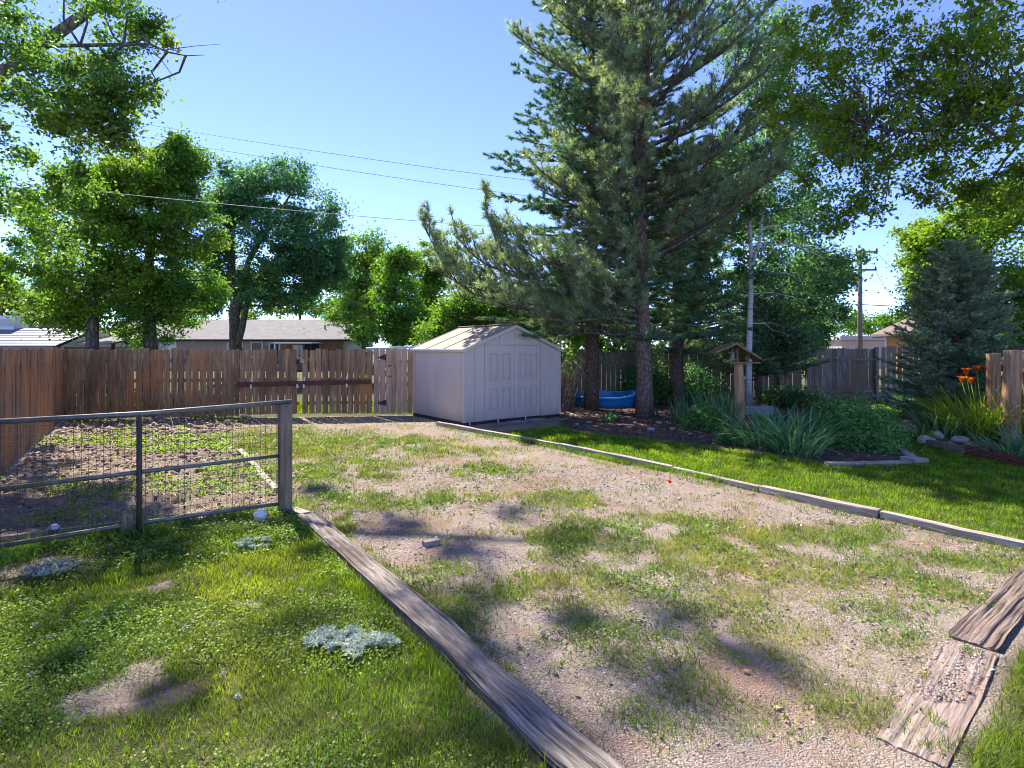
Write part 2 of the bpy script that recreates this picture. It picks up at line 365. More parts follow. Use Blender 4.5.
def needles(P, D, rs, n=26, length=.16, shoot=.16, w=.011, spread=(25, 70)):
    t = len(P); D = unit(D); u = rs.random((t, n)); a = rs.uniform(R(spread[0]), R(spread[1]), (t, n))
    q = rs.normal(size=(t, n, 3)); q = q - (q * D[:, None]).sum(-1, keepdims=True) * D[:, None]; q = unit(q)
    dr = D[:, None] * np.cos(a)[..., None] + q * np.sin(a)[..., None]
    sh = np.broadcast_to(np.asarray(shoot, float), (t,))
    B = P[:, None] + D[:, None] * (u * sh[:, None])[..., None]
    L = length * rs.uniform(.7, 1.15, (t, n)); sd = unit(np.cross(dr, unit(rs.normal(size=(t, n, 3)))))
    V = np.stack([B - sd * w * .5, B + sd * w * .5, B + dr * L[..., None]], 2)
    # islands per shoot are not connected; each needle is its own island
    return V.reshape(-1, 3), np.arange(t * n * 3).reshape(-1, 3)
def cat_vf(parts):
    Vs, Fs, b = [], [], 0
    for V, F in parts: Vs.append(V); Fs.append(F + b); b += len(V)
    return np.concatenate(Vs), np.concatenate(Fs)

# ------------------------------------------------------------------ leafy trees
def clusters_in(blobs, rs, per, inner=.45):
    C = []
    for b in blobs:
        c, r = np.asarray(b[0], float), np.asarray(b[1], float) * np.ones(3)
        k = max(1, int(round(per * (b[2] if len(b) > 2 else 1))))
        d = unit(rs.normal(size=(k, 3))); rho = rs.uniform(inner ** 2, 1.45, k) ** .5
        C.append(c + d * rho[:, None] * r)
    return np.concatenate(C)
def leafy(name, label, cat, base, trunk, trad, blobs, per, nleaf, crad, size, leaf, bark, seed, group=None, limb_every=3, limb_r=.05, upb=.45, stems=None, limb_min=.04, limb_max=3.2, twigs=0):
    rs = np.random.default_rng(seed)
    th = thing(name, label, cat, base, 0, group)
    C = clusters_in(blobs, rs, per)
    k = rs.poisson(nleaf, len(C)); idx = np.repeat(np.arange(len(C)), k)
    cr = crad * rs.uniform(.45, 1.3, len(C))
    L = C[idx] + rs.normal(size=(len(idx), 3)) * (cr[idx])[:, None] * np.array([.5, .5, .36])
    V, F = leaves(L, size, rs, upb); onp('crown', V, F, leaf, th)
    mb = MB(); tp = np.array(trunk, float)
    # resample and wobble trunk
    s = np.linspace(0, 1, 14); ti = np.linspace(0, 1, len(tp)); P = np.stack([np.interp(s, ti, tp[:, j]) for j in range(3)], 1)
    P[1:, :2] += rs.normal(size=(13, 2)) * trad[0] * .12
    mb.tube(P, np.interp(s, [0, .06, 1], [trad[0] * 1.3, trad[0], trad[1]]), 10, jit=.18, seed=seed)
    for st in (stems or []):
        st = np.array(st[0], float), st[1]
        q = st[0]; ss = np.linspace(0, 1, 10); qi = np.linspace(0, 1, len(q)); Q = np.stack([np.interp(ss, qi, q[:, j]) for j in range(3)], 1)
        mb.tube(Q, np.linspace(st[1][0], st[1][1], 10), 8, jit=.15, seed=seed + 5)
        if st[1][0] >= limb_min: P = np.concatenate([P, Q[2:]])
    for c in C[::limb_every]:
        lower = P[P[:, 2] < c[2] - .15 * abs(c[2])]
        if len(lower) == 0: lower = P[:3]
        lower = P[P[:, 2] < c[2] + .6] if np.any(P[:, 2] < c[2] + .6) else P[:3]
        d = np.linalg.norm(lower - c, axis=1); a = lower[np.argmin(d)]
        if d.min() > limb_max: continue
        m1 = a * .6 + c * .4 + rs.normal(size=3) * .12 + np.array([0, 0, .06 * np.linalg.norm(c - a)])
        m2 = a * .25 + c * .75 + rs.normal(size=3) * .12
        mb.tube([a, m1, m2, c], [limb_r * 1.3, limb_r, limb_r * .55, .008], 5, cap=False)
    for c in (C if twigs else []):
        for _ in range(twigs):
            e = c + rs.normal(size=3) * crad * .55; mb.tube([c, c * .5 + e * .5 + rs.normal(size=3) * .03, e], [.007, .005, .003], 3, cap=False)
    mb.build('trunk', bark, th)
    return th

# ------------------------------------------------------------------ foliage materials
LM = {}
LM['grass'] = leafmat('lawn_grass', (.10, .20, .018), (.165, .29, .026), (.26, .37, .04), .48, (1.3, 1.25, .4), .8, alt=(.27, .35, .045))
LM['clover'] = leafmat('clover_leaf', (0.083, 0.193, 0.030), (0.138, 0.276, 0.041), (0.221, 0.359, 0.062), .36, (1.3, 1.2, .5), .9, alt=(0.207, 0.287, 0.052))
LM['weed'] = leafmat('yard_grass', (.09, .185, .022), (.15, .25, .032), (.25, .31, .055), .45, (1.3, 1.2, .4), .7, alt=(.27, .30, .06))
LM['straw'] = leafmat('dry_straw', (.28, .21, .12), (.42, .33, .20), (.55, .46, .30), .2, (1, 1, .9))
LM['rlawn'] = leafmat('mown_lawn_grass', (.10, .22, .012), (.15, .29, .016), (.21, .34, .022), .5, (1.4, 1.3, .3), .8, alt=(.19, .31, .02))
LM['maple'] = leafmat('cottonwood_leaf', (0.060, 0.150, 0.033), (0.105, 0.225, 0.045), (0.188, 0.315, 0.068), .52, (1.45, 1.4, .45), .35, alt=(0.180, 0.277, 0.045))
LM['yellow'] = leafmat('yellow_green_leaf', (0.109, 0.239, 0.029), (0.189, 0.341, 0.041), (0.319, 0.435, 0.058), .54, (1.4, 1.3, .4), .4, alt=(0.138, 0.283, 0.036))
LM['green'] = leafmat('bright_green_leaf', (0.068, 0.180, 0.033), (0.112, 0.255, 0.045), (0.180, 0.330, 0.060), .5, (1.4, 1.4, .45), .4, alt=(0.165, 0.285, 0.045))
LM['dark'] = leafmat('blue_green_leaf', (0.060, 0.166, 0.085), (0.106, 0.244, 0.109), (0.179, 0.350, 0.144), .46, (1.2, 1.3, .7), .4, alt=(0.096, 0.208, 0.067))
LM['over'] = leafmat('backlit_maple_leaf', (.09, .20, .022), (.16, .285, .032), (.28, .36, .045), .62, (1.45, 1.35, .35), .5, alt=(.19, .29, .032))
LM['birchleaf'] = leafmat('birch_leaf', (0.074, 0.179, 0.085), (0.127, 0.254, 0.109), (0.232, 0.360, 0.138), .45, (1.2, 1.3, .6), .5)
LM['pine'] = leafmat('pine_needle', (.17, .255, .13), (.28, .36, .19), (.46, .51, .33), .5, (1.2, 1.25, .65), .5, spec=.6, rough=.36)
LM['pine_d'] = leafmat('dark_pine_needle', (0.115, 0.218, 0.109), (0.196, 0.299, 0.155), (0.322, 0.414, 0.230), .42, (1.1, 1.25, .65), .5, spec=.4, rough=.42)
LM['spruce'] = leafmat('dark_spruce_needle', (0.092, 0.190, 0.103), (0.149, 0.259, 0.144), (0.253, 0.356, 0.218), .36, (1.1, 1.25, .65), .6)
LM['blue'] = leafmat('blue_spruce_needle', (.15, .235, .15), (.24, .33, .21), (.42, .50, .34), .36, (1.15, 1.2, .7), .9)
LM['iris'] = leafmat('iris_blade', (0.102, 0.240, 0.102), (0.168, 0.336, 0.150), (0.300, 0.456, 0.240), .4, (1.25, 1.25, .55), 1.2)
LM['lily'] = leafmat('daylily_blade', (0.198, 0.344, 0.033), (0.317, 0.450, 0.053), (0.437, 0.529, 0.079), .5, (1.3, 1.2, .5), 1.2)
LM['bush'] = leafmat('bush_leaf', (0.102, 0.270, 0.067), (0.180, 0.383, 0.102), (0.293, 0.496, 0.146), .4, (1.25, 1.2, .6), 1.2)
LM['silver'] = leafmat('silver_leaf', (0.330, 0.407, 0.341), (0.473, 0.550, 0.473), (0.616, 0.671, 0.605), .2, (1, 1.05, .9), 4, rough=.85, spec=.1)
LM['pale'] = leafmat('pale_blossom', (.40, .40, .38), (.56, .54, .52), (.68, .66, .64), .3, (1, 1, .95), 2)
LM['twig'] = leafmat('dry_twig', (.16, .115, .085), (.27, .21, .165), (.38, .31, .25), .0, (1, 1, 1), 2)
LM['brown'] = leafmat('brown_pine_needle', (.13, .075, .038), (.22, .13, .065), (.32, .21, .11), .2, (1.1, 1, .8), 1)
LM['petal'] = leafmat('orange_petal', (.62, .15, .012), (.76, .21, .016), (.82, .30, .03), .35, (1.1, .9, .5), 3)

# ------------------------------------------------------------------ conifers
def branch_path(p, az, L, s0, s1, rs, n=9, side=.25):
    pts = [np.array(p, float)]; a = az
    for i in range(n):
        sl = s0 + (s1 - s0) * i / (n - 1); a += rs.normal() * .05 * side * 4 / n * 2
        pts.append(pts[-1] + np.array([math.cos(a) * math.cos(sl), math.sin(a) * math.cos(sl), math.sin(sl)]) * L / n)
    return np.array(pts)
def dress_pine(path, mb, rs, tufts, r0=.05, start=.3, slen=.7, dens=.2, up=.35):
    """side shoots with needle tufts along one limb"""
    n = len(path); seg = np.linalg.norm(np.diff(path, axis=0), axis=1); cum = np.concatenate([[0], np.cumsum(seg)]); L = cum[-1]
    mb.tube(path, np.linspace(r0, .01, n), 6, cap=False, jit=.15)
    s = start * L; sgn = 1
    while s < L:
        p = np.array([np.interp(s, cum, path[:, j]) for j in range(3)]); i = min(n - 2, int(np.searchsorted(cum, s)) - 1 if s > 0 else 0); i = max(i, 0)
        d = unit(path[i + 1] - path[i]); sd = unit(np.cross(d, [0, 0, 1.])) * sgn; sgn = -sgn
        dr = unit(d * .75 + sd * rs.uniform(.3, .9) + np.array([0, 0, up * rs.uniform(.3, 1.5)]))
        l = slen * rs.uniform(.5, 1.2) * (1 - .45 * s / L)
        e = p + dr * l + np.array([0, 0, .12 * l]); m = p + dr * l * .55
        mb.tube([p, m, e], [.012, .009, .005], 4, cap=False)
        k = max(2, int(l / .12))
        for q in np.linspace(.55, 1, max(2, k // 2)):
            b = p + dr * l * q + np.array([0, 0, .12 * l * q * q])
            tufts.append((b, unit(dr + np.array([0, 0, .35]) + rs.normal(size=3) * .4)))
            if rs.random() < .6: tufts.append((b, unit(dr * .3 + np.array([0, 0, .4]) + rs.normal(size=3) * .75)))
        s += dens * rs.uniform(.6, 1.4)
    tufts.append((path[-1], unit(path[-1] - path[-2]) + np.array([0, 0, .2])))

def big_pine():
    rs = np.random.default_rng(31)
    base = gp3(645, 418, -.04); th = thing('pine_tree', 'tall pine with a bare reddish trunk and long silvery green needles, right of the shed', 'tree', base)
    bx, by = base[0], base[1]; top = 17.0
    P = np.array([[bx, by, base[2] - .1], [bx - .02, by, 1.2], [bx - .08, by, 3.0], [bx - .12, by, 4.6], [bx - .02, by + .05, 8], [bx + .05, by, 12.5], [bx, by, top]])
    s = np.linspace(0, 1, 26); ti = [0, .08, .18, .28, .48, .74, 1]; Q = np.stack([np.interp(s, ti, P[:, j]) for j in range(3)], 1)
    tr = MB(); tr.tube(Q, np.interp(s, [0, .03, .25, 1], [.26, .205, .15, .03]), 14, jit=.12, seed=3); tr.build('trunk', M['pine_bark'], th)
    limbs = MB(); tufts = []
    z = 3.5; az = 0
    while z < top - .4:
        f = (z - 3.5) / (top - 3.5)
        for k in range(4 if f < .8 else 3):
            az += 2.4 + rs.normal() * .3
            front = math.sin(az) < -.2
            L = (3.55 * (1 - f) ** .6 + .3) * rs.uniform(.75, 1.08)
            if math.cos(az) < -.3: L *= 1.15 if z > 7.5 else .82
            if z < 4.5 and math.cos(az) < .2 : L *= .6
            c = np.array([np.interp(z, Q[:, 2], Q[:, 0]), np.interp(z, Q[:, 2], Q[:, 1]), z + rs.normal() * .1])
            dress_pine(branch_path(c, az, L, R(8 + 30 * f), R(28 + 30 * f), rs), limbs, rs, tufts, .045 * (1 - f) + .018, .18, .8, .115)
        z += .36
    # a second leader leaving the stem on the left
    c = Q[9]; pth = np.array([c, c + (-.35, -.1, .75), c + (-.75, -.2, 1.7), c + (-1.0, -.2, 3.0)]); dress_pine(pth, limbs, rs, tufts, .08, .35, .8, .12)
    # low boughs sweeping left over the shed, seen as upward shoots
    def bough(pix, r0, seed, slen=1.05, dens=.075):
        q = np.array([at(*p) for p in pix]); ss = np.linspace(0, 1, 14); qi = np.linspace(0, 1, len(q))
        dress_pine(np.stack([np.interp(ss, qi, q[:, j]) for j in range(3)], 1), limbs, np.random.default_rng(seed), tufts, r0, .16, slen, dens, .95)
    bough([(641, 322, 14), (600, 322, 13.7), (560, 312, 13.6), (520, 300, 13.7), (480, 298, 13.9), (450, 278, 14.1), (424, 226, 14.3)], .06, 1)
    bough([(641, 318, 14), (605, 306, 13.3), (565, 288, 13.2), (520, 278, 13.4), (480, 262, 13.6), (455, 236, 13.7)], .06, 2)
    bough([(560, 305, 13.6), (525, 276, 13.7), (498, 246, 13.9), (487, 215, 14), (485, 192, 14)], .04, 3, .55, .11)
    bough([(600, 318, 13.7), (575, 296, 13.8), (550, 268, 13.8), (520, 248, 14), (500, 236, 14)], .04, 4)
    bough([(641, 325, 14), (622, 318, 13.1), (600, 318, 12.7), (570, 322, 12.6), (535, 316, 12.8), (500, 306, 13.2)], .045, 5)
    bough([(641, 312, 14), (622, 298, 13), (596, 290, 12.6), (570, 272, 12.7), (545, 262, 12.9)], .045, 6)
    bough([(600, 325, 14.2), (570, 318, 14.8), (530, 310, 15), (490, 305, 15.2), (455, 296, 15.3)], .03, 8)
    bough([(641, 330, 14), (615, 335, 13.6), (590, 333, 13.4), (565, 335, 13.6), (545, 332, 13.9)], .03, 9)
    bough([(575, 296, 13.8), (550, 290, 14.4), (510, 270, 14.8), (470, 262, 15), (440, 246, 15)], .03, 10)
    bough([(520, 300, 13.7), (490, 292, 14.3), (462, 286, 14.8), (436, 270, 15.0)], .03, 7)
    # dead-looking crooked low limb to the right
    limbs.tube([at(646, 340, 14), at(662, 328, 13.9), at(680, 324, 13.8), at(705, 326, 13.6), at(730, 320, 13.5)], [.05, .04, .03, .02, .01], 6, jit=.2)
    limbs.build('branch', M['bark'], th)
    T = np.array([t[0] for t in tufts]); D = np.array([t[1] for t in tufts])
    dist = np.hypot(T[:, 0] - bx, T[:, 1] - by); old = (dist < 1.1) & (rs.random(len(T)) < .4) | (rs.random(len(T)) < .012)
    V, F = needles(T[~old], D[~old], rs, 34, .175, .13, .0165, (20, 78)); onp('needles', V, F, LM['pine'], th)
    V, F = needles(T[old], D[old], rs, 20, .16, .12, .015, (30, 95)); onp('dead_needles', V, F, LM['brown'], th)
big_pine()

def needle_tree(name, label, base, height, z0, rad, leaf, bark, seed, tr=.18, group=None, whorl=.3, per=5, droop=-.12, tip=.12, ndl=.06, dens=.16, nn=46, w=.012, shape=.85, up=.1, twigl=.45):
    rs = np.random.default_rng(seed); base = np.array(base, float)
    th = thing(name, label, 'tree', base, 0, group)
    t = MB(); zz = np.linspace(base[2] - .1, base[2] + height, 16); Q = np.stack([np.full(16, base[0]) + rs.normal(size=16) * .015, np.full(16, base[1]) + rs.normal(size=16) * .015, zz], 1)
    t.tube(Q, np.linspace(tr * 1.15, .015, 16), 10, jit=.15, seed=seed); t.build('trunk', bark, th)
    mb = MB(); P, D, S = [], [], []
    z = z0; az = rs.random() * 6
    while z < height - .1:
        f = (z - z0) / (height - z0); k = per if f < .85 else 4
        for i in range(k):
            az += 2 * math.pi / k + rs.normal() * .25
            L = (rad * (1 - f) ** shape + .12) * rs.uniform(.72, 1.1)
            pth = branch_path(base + (0, 0, z + rs.normal() * .06), az, L, droop + .5 * f, tip + .5 * f, rs, 6)
            mb.tube(pth, np.linspace(.012 + .012 * L, .004, len(pth)), 4, cap=False)
            seg = L / 6; s = .12 * L; sg = 1
            while s < L:
                j = min(5, int(s / seg)); fr = s / seg - j; p = pth[j] * (1 - fr) + pth[j + 1] * fr; d = unit(pth[j + 1] - pth[j])
                sd = unit(np.cross(d, [0, 0, 1.])) * sg; sg = -sg
                dr = unit(d * .8 + sd * rs.uniform(.5, 1.0) + np.array([0, 0, rs.normal() * .22 + up]))
                l = twigl * rs.uniform(.6, 1.15) * (1 - .5 * s / L) * min(1, .4 + L / 1.5)
                P.append(p); D.append(dr); S.append(l)
                if l > .22:
                    for q in (.35, .65):
                        P.append(p + dr * l * q); D.append(unit(dr + np.cross(dr, [0, 0, 1.]) * rs.choice([-.8, .8]) + (0, 0, rs.normal() * .2))); S.append(l * .45)
                s += dens * rs.uniform(.7, 1.3)
            P.append(pth[-2]); D.append(unit(pth[-1] - pth[-2])); S.append(seg * 1.3)
        z += whorl * rs.uniform(.8, 1.2)
    mb.build('branch', bark, th)
    V, F = needles(np.array(P), np.array(D), rs, nn, ndl, np.array(S), w, (25, 75)); onp('needles', V, F, leaf, th)
    return th
def gbase(px, py): return gp3(px, py, -.03)
needle_tree('spruce_tree', 'dark spruce with drooping layered boughs behind the shed, left of the big pine', gbase(592, 411.5), 14.0, 2.3, 3.35, LM['spruce'], M['dark_bark'], 5, .195, whorl=.42, per=6, droop=-.22, tip=.05, ndl=.095, dens=.15, nn=48, w=.022, shape=.6, twigl=.6)
needle_tree('pine_tree', 'darker pine behind and right of the bare-trunked pine', (4.9, 16.6, 0), 8.2, 1.7, 2.3, LM['pine_d'], M['dark_bark'], 6, .2, whorl=.42, per=6, droop=-.05, tip=.3, ndl=.13, dens=.14, nn=44, w=.02, shape=.6, twigl=.55)
needle_tree('spruce_tree', 'silvery blue spruce in front of the right fence', (np.array([9.75, 12.3, 0.0])), 4.1, .12, 1.6, LM['blue'], M['dark_bark'], 8, .09, whorl=.16, per=10, droop=-.02, tip=.25, ndl=.055, dens=.055, nn=46, w=.016, shape=.62, twigl=.36)
needle_tree('juniper_tree', 'low dark juniper spreading under the birch', (7.3, 16.6, 0), 3.4, .9, 2.0, LM['spruce'], M['dark_bark'], 9, .1, whorl=.2, per=7, droop=.12, tip=.32, ndl=.07, dens=.11, nn=44, w=.018, shape=.5, twigl=.42)

def bush(name, label, pos, rx, rz, n, size, mat, seed, cat='shrub', group=None, stems=14):
    rs = np.random.default_rng(seed); th = thing(name, label, cat, pos, 0, group)
    k = max(20, n // 22); d = unit(rs.normal(size=(k, 3))); d[:, 2] = np.abs(d[:, 2]); C = np.array(pos) + d * rs.uniform(.5, 1, (k, 1)) * np.array([rx, rx * .9, rz])
    i = rs.integers(0, k, n); L = C[i] + rs.normal(size=(n, 3)) * rx * .13
    L[:, 2] = np.maximum(L[:, 2], pos[2] + .02)
    V, F = leaves(L, size, rs, .5, .42); onp('foliage', V, F, mat, th)
    mb = MB()
    for q in C[:stems]: mb.tube([np.array(pos) + (0, 0, -.03), np.array(pos) * .5 + q * .5, q], [.012, .008, .004], 4, cap=False)
    mb.build('stem', M['bark'], th); return th
# birch ---------------------------------------------------------------
def A(*a): return at(*a)
bb = gbase(749, 411)
bush('hedge_shrub', 'dark shrub against the rear fence left of the big pine', (4.2, 17.3, 0), 1.0, 1.5, 4200, .10, LM['dark'], 30)
bush('hedge_shrub', 'dark shrub against the rear fence between the big pine and the feeder', (5.7, 17.3, 0), .9, 1.35, 3600, .10, LM['dark'], 31)
leafy('birch_tree', 'slim white-barked birch with two stems, behind the bird feeder', 'tree', bb,
      [bb, A(748, 360, 15.2), A(751, 300, 15.2), A(751, 262, 15.2), A(749, 215, 15.2), A(752, 160, 15.2), A(760, 90, 15.2), A(766, 20, 15.2)], (.085, .02),
      [(A(750, 30, 15.2), (1.1, 1.1, 1.0)), (A(762, 110, 15.4), (1.5, 1.3, 1.0)), (A(742, 175, 15.6), (1.2, 1.2, .8)), (A(790, 70, 15.4), (1.2, 1.2, 1.1)), (A(800, 150, 15.5), (1.0, 1.1, .9)), (A(830, 120, 15.6), (.8, .9, .8), .7), (A(790, 215, 15.4), (1.2, 1.2, .9)), (A(800, 290, 15.6), (1.15, 1.2, .75), 1.1), (A(735, 270, 15.9), (1.0, 1.0, .7)), (A(775, 335, 16), (.9, .8, .4)), (A(830, 265, 15.8), (.7, .8, .6), .8)],
      22, 135, .46, .105, LM['birchleaf'], M['birch'], 41, limb_every=7, limb_r=.012,
      stems=[(np.array([A(751, 268, 15.2), A(760, 240, 15.1), A(763, 205, 15.1), A(761, 180, 15.1), A(768, 120, 15.1)]), (.06, .02))])

# overhanging tree upper left ------------------------------------------------
tA = np.array([-13.2, 12.6, 0])
def shade(px, py, Hh):
    g = gp(px, py); k = Hh / TOSUN[2]; return np.array([g[0] + TOSUN[0] * k, g[1] + TOSUN[1] * k, Hh])
SHADE = [(75, 556, 11.3, 2), (170, 556, 11.4, 2), (290, 560, 11.8, 2), (40, 640, 11.8, 2), (95, 665, 12, 2), (270, 650, 12.4, 2), (415, 618, 13, 2),
         (322, 492, 12.3, 3), (395, 528, 12.6, 3), (455, 555, 13, 3), (500, 514, 13, 2), (490, 630, 13.2, 2), (545, 705, 13.6, 2), (625, 660, 13.8, 2), (700, 720, 14.2, 2), (745, 650, 14, 2), (650, 600, 13.5, 1), (30, 715, 12.2, 2), (470, 665, 13.2, 3), (440, 600, 13, 2), (520, 735, 13.4, 3), (365, 520, 12.5, 2), (585, 625, 13.4, 2), (560, 530, 13.3, 1), (140, 610, 12, 2), (235, 690, 12.3, 2)]
blobsA = [(A(25, 75, 11), (1.1, 1.1, .8), 1.2), (A(85, 75, 11), (.9, 1, .6), 1.1), (A(125, 85, 11), (.45, .5, .35), .6), (A(108, 125, 11), (.4, .5, .3), .6), (A(30, 130, 11), (1.0, 1, .6)), (A(20, 190, 11.5), (.8, 1, .6), .9),
          (A(80, 190, 12), (.6, .7, .35), .6), (A(35, 240, 12), (.7, .8, .5), .5), (A(118, 145, 11.5), (.25, .3, .18), .3), (A(40, 20, 11), (1.3, 1.3, .6)), (A(120, 18, 11), (.8, .8, .3), .7), (A(14, 300, 13), (.5, .6, .4), .25),
          ((-13.5, 11.5, 11.5), (1.6, 1.6, 1.2), .8)]
for px, py, h, k_ in SHADE: blobsA.append((shade(px, py, h), (.26, .26, .12), k_ * .5 / 17))  # unseen leaf clumps added to cast dapple on chosen ground spots
leafy('cottonwood_tree', 'large cottonwood whose leafy boughs hang into the upper left sky', 'tree', tA,
      [tA, tA + (.1, 0, 3), tA + (.2, .1, 6), tA + (.8, .4, 9), tA + (1.6, .8, 13)], (.42, .1), blobsA, 17, 150, .36, .092, LM['maple'], M['bark'], 51, limb_every=3, limb_max=2.4, twigs=3, limb_r=.02,
      stems=[(np.array([tA + (.2, .1, 6), A(-60, 44, 11.3), A(20, 46, 11), A(110, 45, 11), A(150, 44, 11), A(176, 56, 11), A(205, 55, 11)]), (.06, .005)),
             (np.array([A(140, 45, 11), A(160, 58, 11), A(170, 72, 11), A(176, 80, 11)]), (.011, .003)),
             (np.array([A(130, 44, 11), A(165, 50, 11), A(195, 46, 11), A(222, 44, 11)]), (.012, .003)),
             (np.array([tA + (.3, .1, 7), tA + (3, 1, 10), tA + (5, 2.2, 12), tA + (7, 2.6, 13)]), (.16, .04))])
# overhanging tree upper right ------------------------------------------------
tB = np.array([11.5, 8.6, 0])
leafy('maple_tree', 'maple whose backlit yellow-green limb reaches in from the upper right', 'tree', tB,
      [tB, tB + (-.1, 0, 2.5), tB + (-.3, .1, 5), tB + (-.6, .2, 9)], (.35, .1),
      [(A(985, 60, 9), (.8, .9, .55), 1.2), (A(930, 70, 9.3), (.8, .9, .5), 1.2), (A(870, 70, 9.8), (.8, .9, .5), 1.1), (A(820, 90, 10.2), (.7, .8, .55), .8), (A(900, 140, 9.5), (.9, .8, .4), 1.1), (A(840, 165, 10), (.7, .7, .4), .8), (A(960, 130, 9.3), (.7, .7, .35), .9), (A(1010, 150, 9), (.6, .6, .4), .9),
       (A(880, 200, 10), (.6, .6, .25), .5), (A(810, 40, 10), (.7, .7, .4), .9), (A(900, 15, 9.5), (1.3, 1, .5), 1.2), (A(1010, 15, 9), (.8, .8, .5), 1), (A(940, 195, 9.6), (.5, .5, .2), .4), (A(1000, 205, 9.3), (.5, .5, .25), .5), (A(835, 215, 10.3), (.4, .5, .22), .35), (A(990, 100, 9), (.6, .6, .3), .7), (A(790, 110, 10.6), (.6, .6, .5), .7), (A(850, 120, 9.9), (.7, .7, .4), .9), (A(935, 100, 9.2), (.8, .8, .4), 1), (A(1000, 180, 9.1), (.5, .6, .3), .7), (A(905, 170, 9.5), (.7, .7, .3), .7)],
      20, 66, .30, .08, LM['over'], M['bark'], 61, limb_every=2, limb_max=1.7, twigs=4, limb_r=.013,
      stems=[(np.array([tB + (-.3, .1, 5), A(1050, 92, 9), A(1000, 105, 9.0), A(955, 115, 9.1), A(930, 128, 9.2), A(900, 132, 9.3), A(870, 128, 9.5)]), (.115, .012)),
             (np.array([A(955, 115, 9.1), A(920, 150, 9.3), A(890, 170, 9.5), A(885, 205, 9.6)]), (.03, .006)), (np.array([A(1040, 120, 9), A(1005, 160, 9.1), A(985, 190, 9.2), A(960, 205, 9.3)]), (.03, .006)),
             (np.array([A(930, 128, 9.2), A(915, 105, 9.3), A(890, 95, 9.4), A(865, 80, 9.6)]), (.03, .006))])

# background trees ------------------------------------------------
def bgtree(name, label, px, Y, blobs, per, nleaf, crad, size, leaf, seed, tr=(.25, .05), trunk=None, every=4, bark='bark', **k):
    b = np.array([(px - CX) / FPX * Y, Y, 0.0])
    bl = [(at(p[0], p[1], Y + (p[4] if len(p) > 4 else 0)), (p[2] / FPX * Y, p[2] / FPX * Y * .9, p[3] / FPX * Y)) for p in blobs]
    rq = np.random.default_rng(seed + 1000); sat = []
    for c_, r_ in bl:
        for _ in range(3):
            d_ = unit(rq.normal(size=3)); d_[2] = abs(d_[2]) * .9 - .1; f_ = rq.uniform(.22, .42); sat.append((c_ + d_ * np.array(r_) * rq.uniform(.95, 1.25), tuple(np.array(r_) * f_), .13))
    bl = bl + sat
    if trunk is None:
        ztop = max(q[0][2] for q in bl); trunk = [b, b + (0, 0, ztop * .5), b + (.1, 0, ztop)]
    else: trunk = [b] + [at(*q) for q in trunk]
    return leafy(name, label, 'tree', b, trunk, tr, bl, int(per * .92), int(nleaf * 4.4), crad * .84, size * .70, leaf, M[bark], seed, 'trees beyond the back fence', every, **k)
bgtree('maple_tree', 'sunlit yellow-green maple beyond the left fence corner', 92, 21.5, [(100, 190, 42, 22), (70, 225, 40, 26), (120, 225, 36, 30), (80, 275, 44, 26), (120, 285, 40, 25), (60, 310, 26, 18), (130, 180, 22, 14)], 34, 34, .62, .19, LM['yellow'], 71)
bgtree('maple_tree', 'tall deep green maple just right of the yellow-green one', 150, 23, [(165, 195, 36, 34), (185, 235, 30, 40), (150, 260, 42, 38), (180, 295, 34, 26), (140, 318, 40, 24), (187, 165, 20, 22), (165, 172, 22, 18)], 36, 34, .62, .19, LM['green'], 72, tr=(.3, .06))
bgtree('elm_tree', 'blue-green elm with a forked dark trunk in front of the long grey roof', 236, 31,
       [(245, 190, 34, 26), (285, 195, 38, 26), (310, 235, 30, 32), (280, 245, 36, 34), (225, 215, 22, 22), (300, 280, 34, 26), (262, 290, 26, 22), (320, 265, 20, 24), (215, 260, 12, 22)], 36, 34, .78, .24, LM['dark'], 73, tr=(.34, .09),
       trunk=[(236, 330, 31), (233, 300, 31), (230, 262, 31), (232, 225, 31), (240, 190, 31)], stems=[(np.array([at(235, 318, 31), at(243, 285, 31), at(250, 255, 31), at(272, 225, 31), at(290, 195, 31)]), (.24, .05)), (np.array([at(237, 345, 30.8), at(243, 325, 30.9), at(247, 300, 31), at(262, 270, 31), at(285, 250, 31)]), (.22, .05))])
bgtree('ash_tree', 'green ash left of the shed roof, beyond the long house', 365, 44, [(362, 255, 24, 22), (372, 290, 28, 28), (350, 280, 18, 26), (360, 325, 28, 22)], 28, 30, .9, .32, LM['green'], 74)
bgtree('ash_tree', 'small rounded bright green tree beside the pale gate', 395, 30, [(395, 285, 30, 26), (390, 315, 34, 26), (402, 262, 12, 10), (408, 330, 26, 16)], 34, 34, .62, .22, LM['green'], 75, tr=(.16, .04))
bgtree('locust_tree', 'yellow locust rising behind the left end of the shed roof', 430, 34, [(432, 260, 20, 22), (425, 290, 22, 24), (445, 300, 24, 26), (430, 325, 28, 16)], 28, 32, .62, .22, LM['yellow'], 76, tr=(.16, .04))
bgtree('lilac_bush', 'broad green shrub close behind the shed', 500, 19.5, [(470, 325, 36, 20), (520, 325, 40, 24), (560, 340, 34, 28), (500, 305, 36, 18), (445, 335, 22, 13), (575, 300, 30, 26)], 36, 44, .5, .16, LM['green'], 77, tr=(.08, .03))
bgtree('elm_tree', 'pale green elm at the far left edge above the neighbour roof', 2, 34, [(5, 300, 18, 20), (-18, 285, 26, 26), (22, 308, 14, 12), (-5, 265, 10, 8)], 22, 30, .6, .22, LM['yellow'], 78)
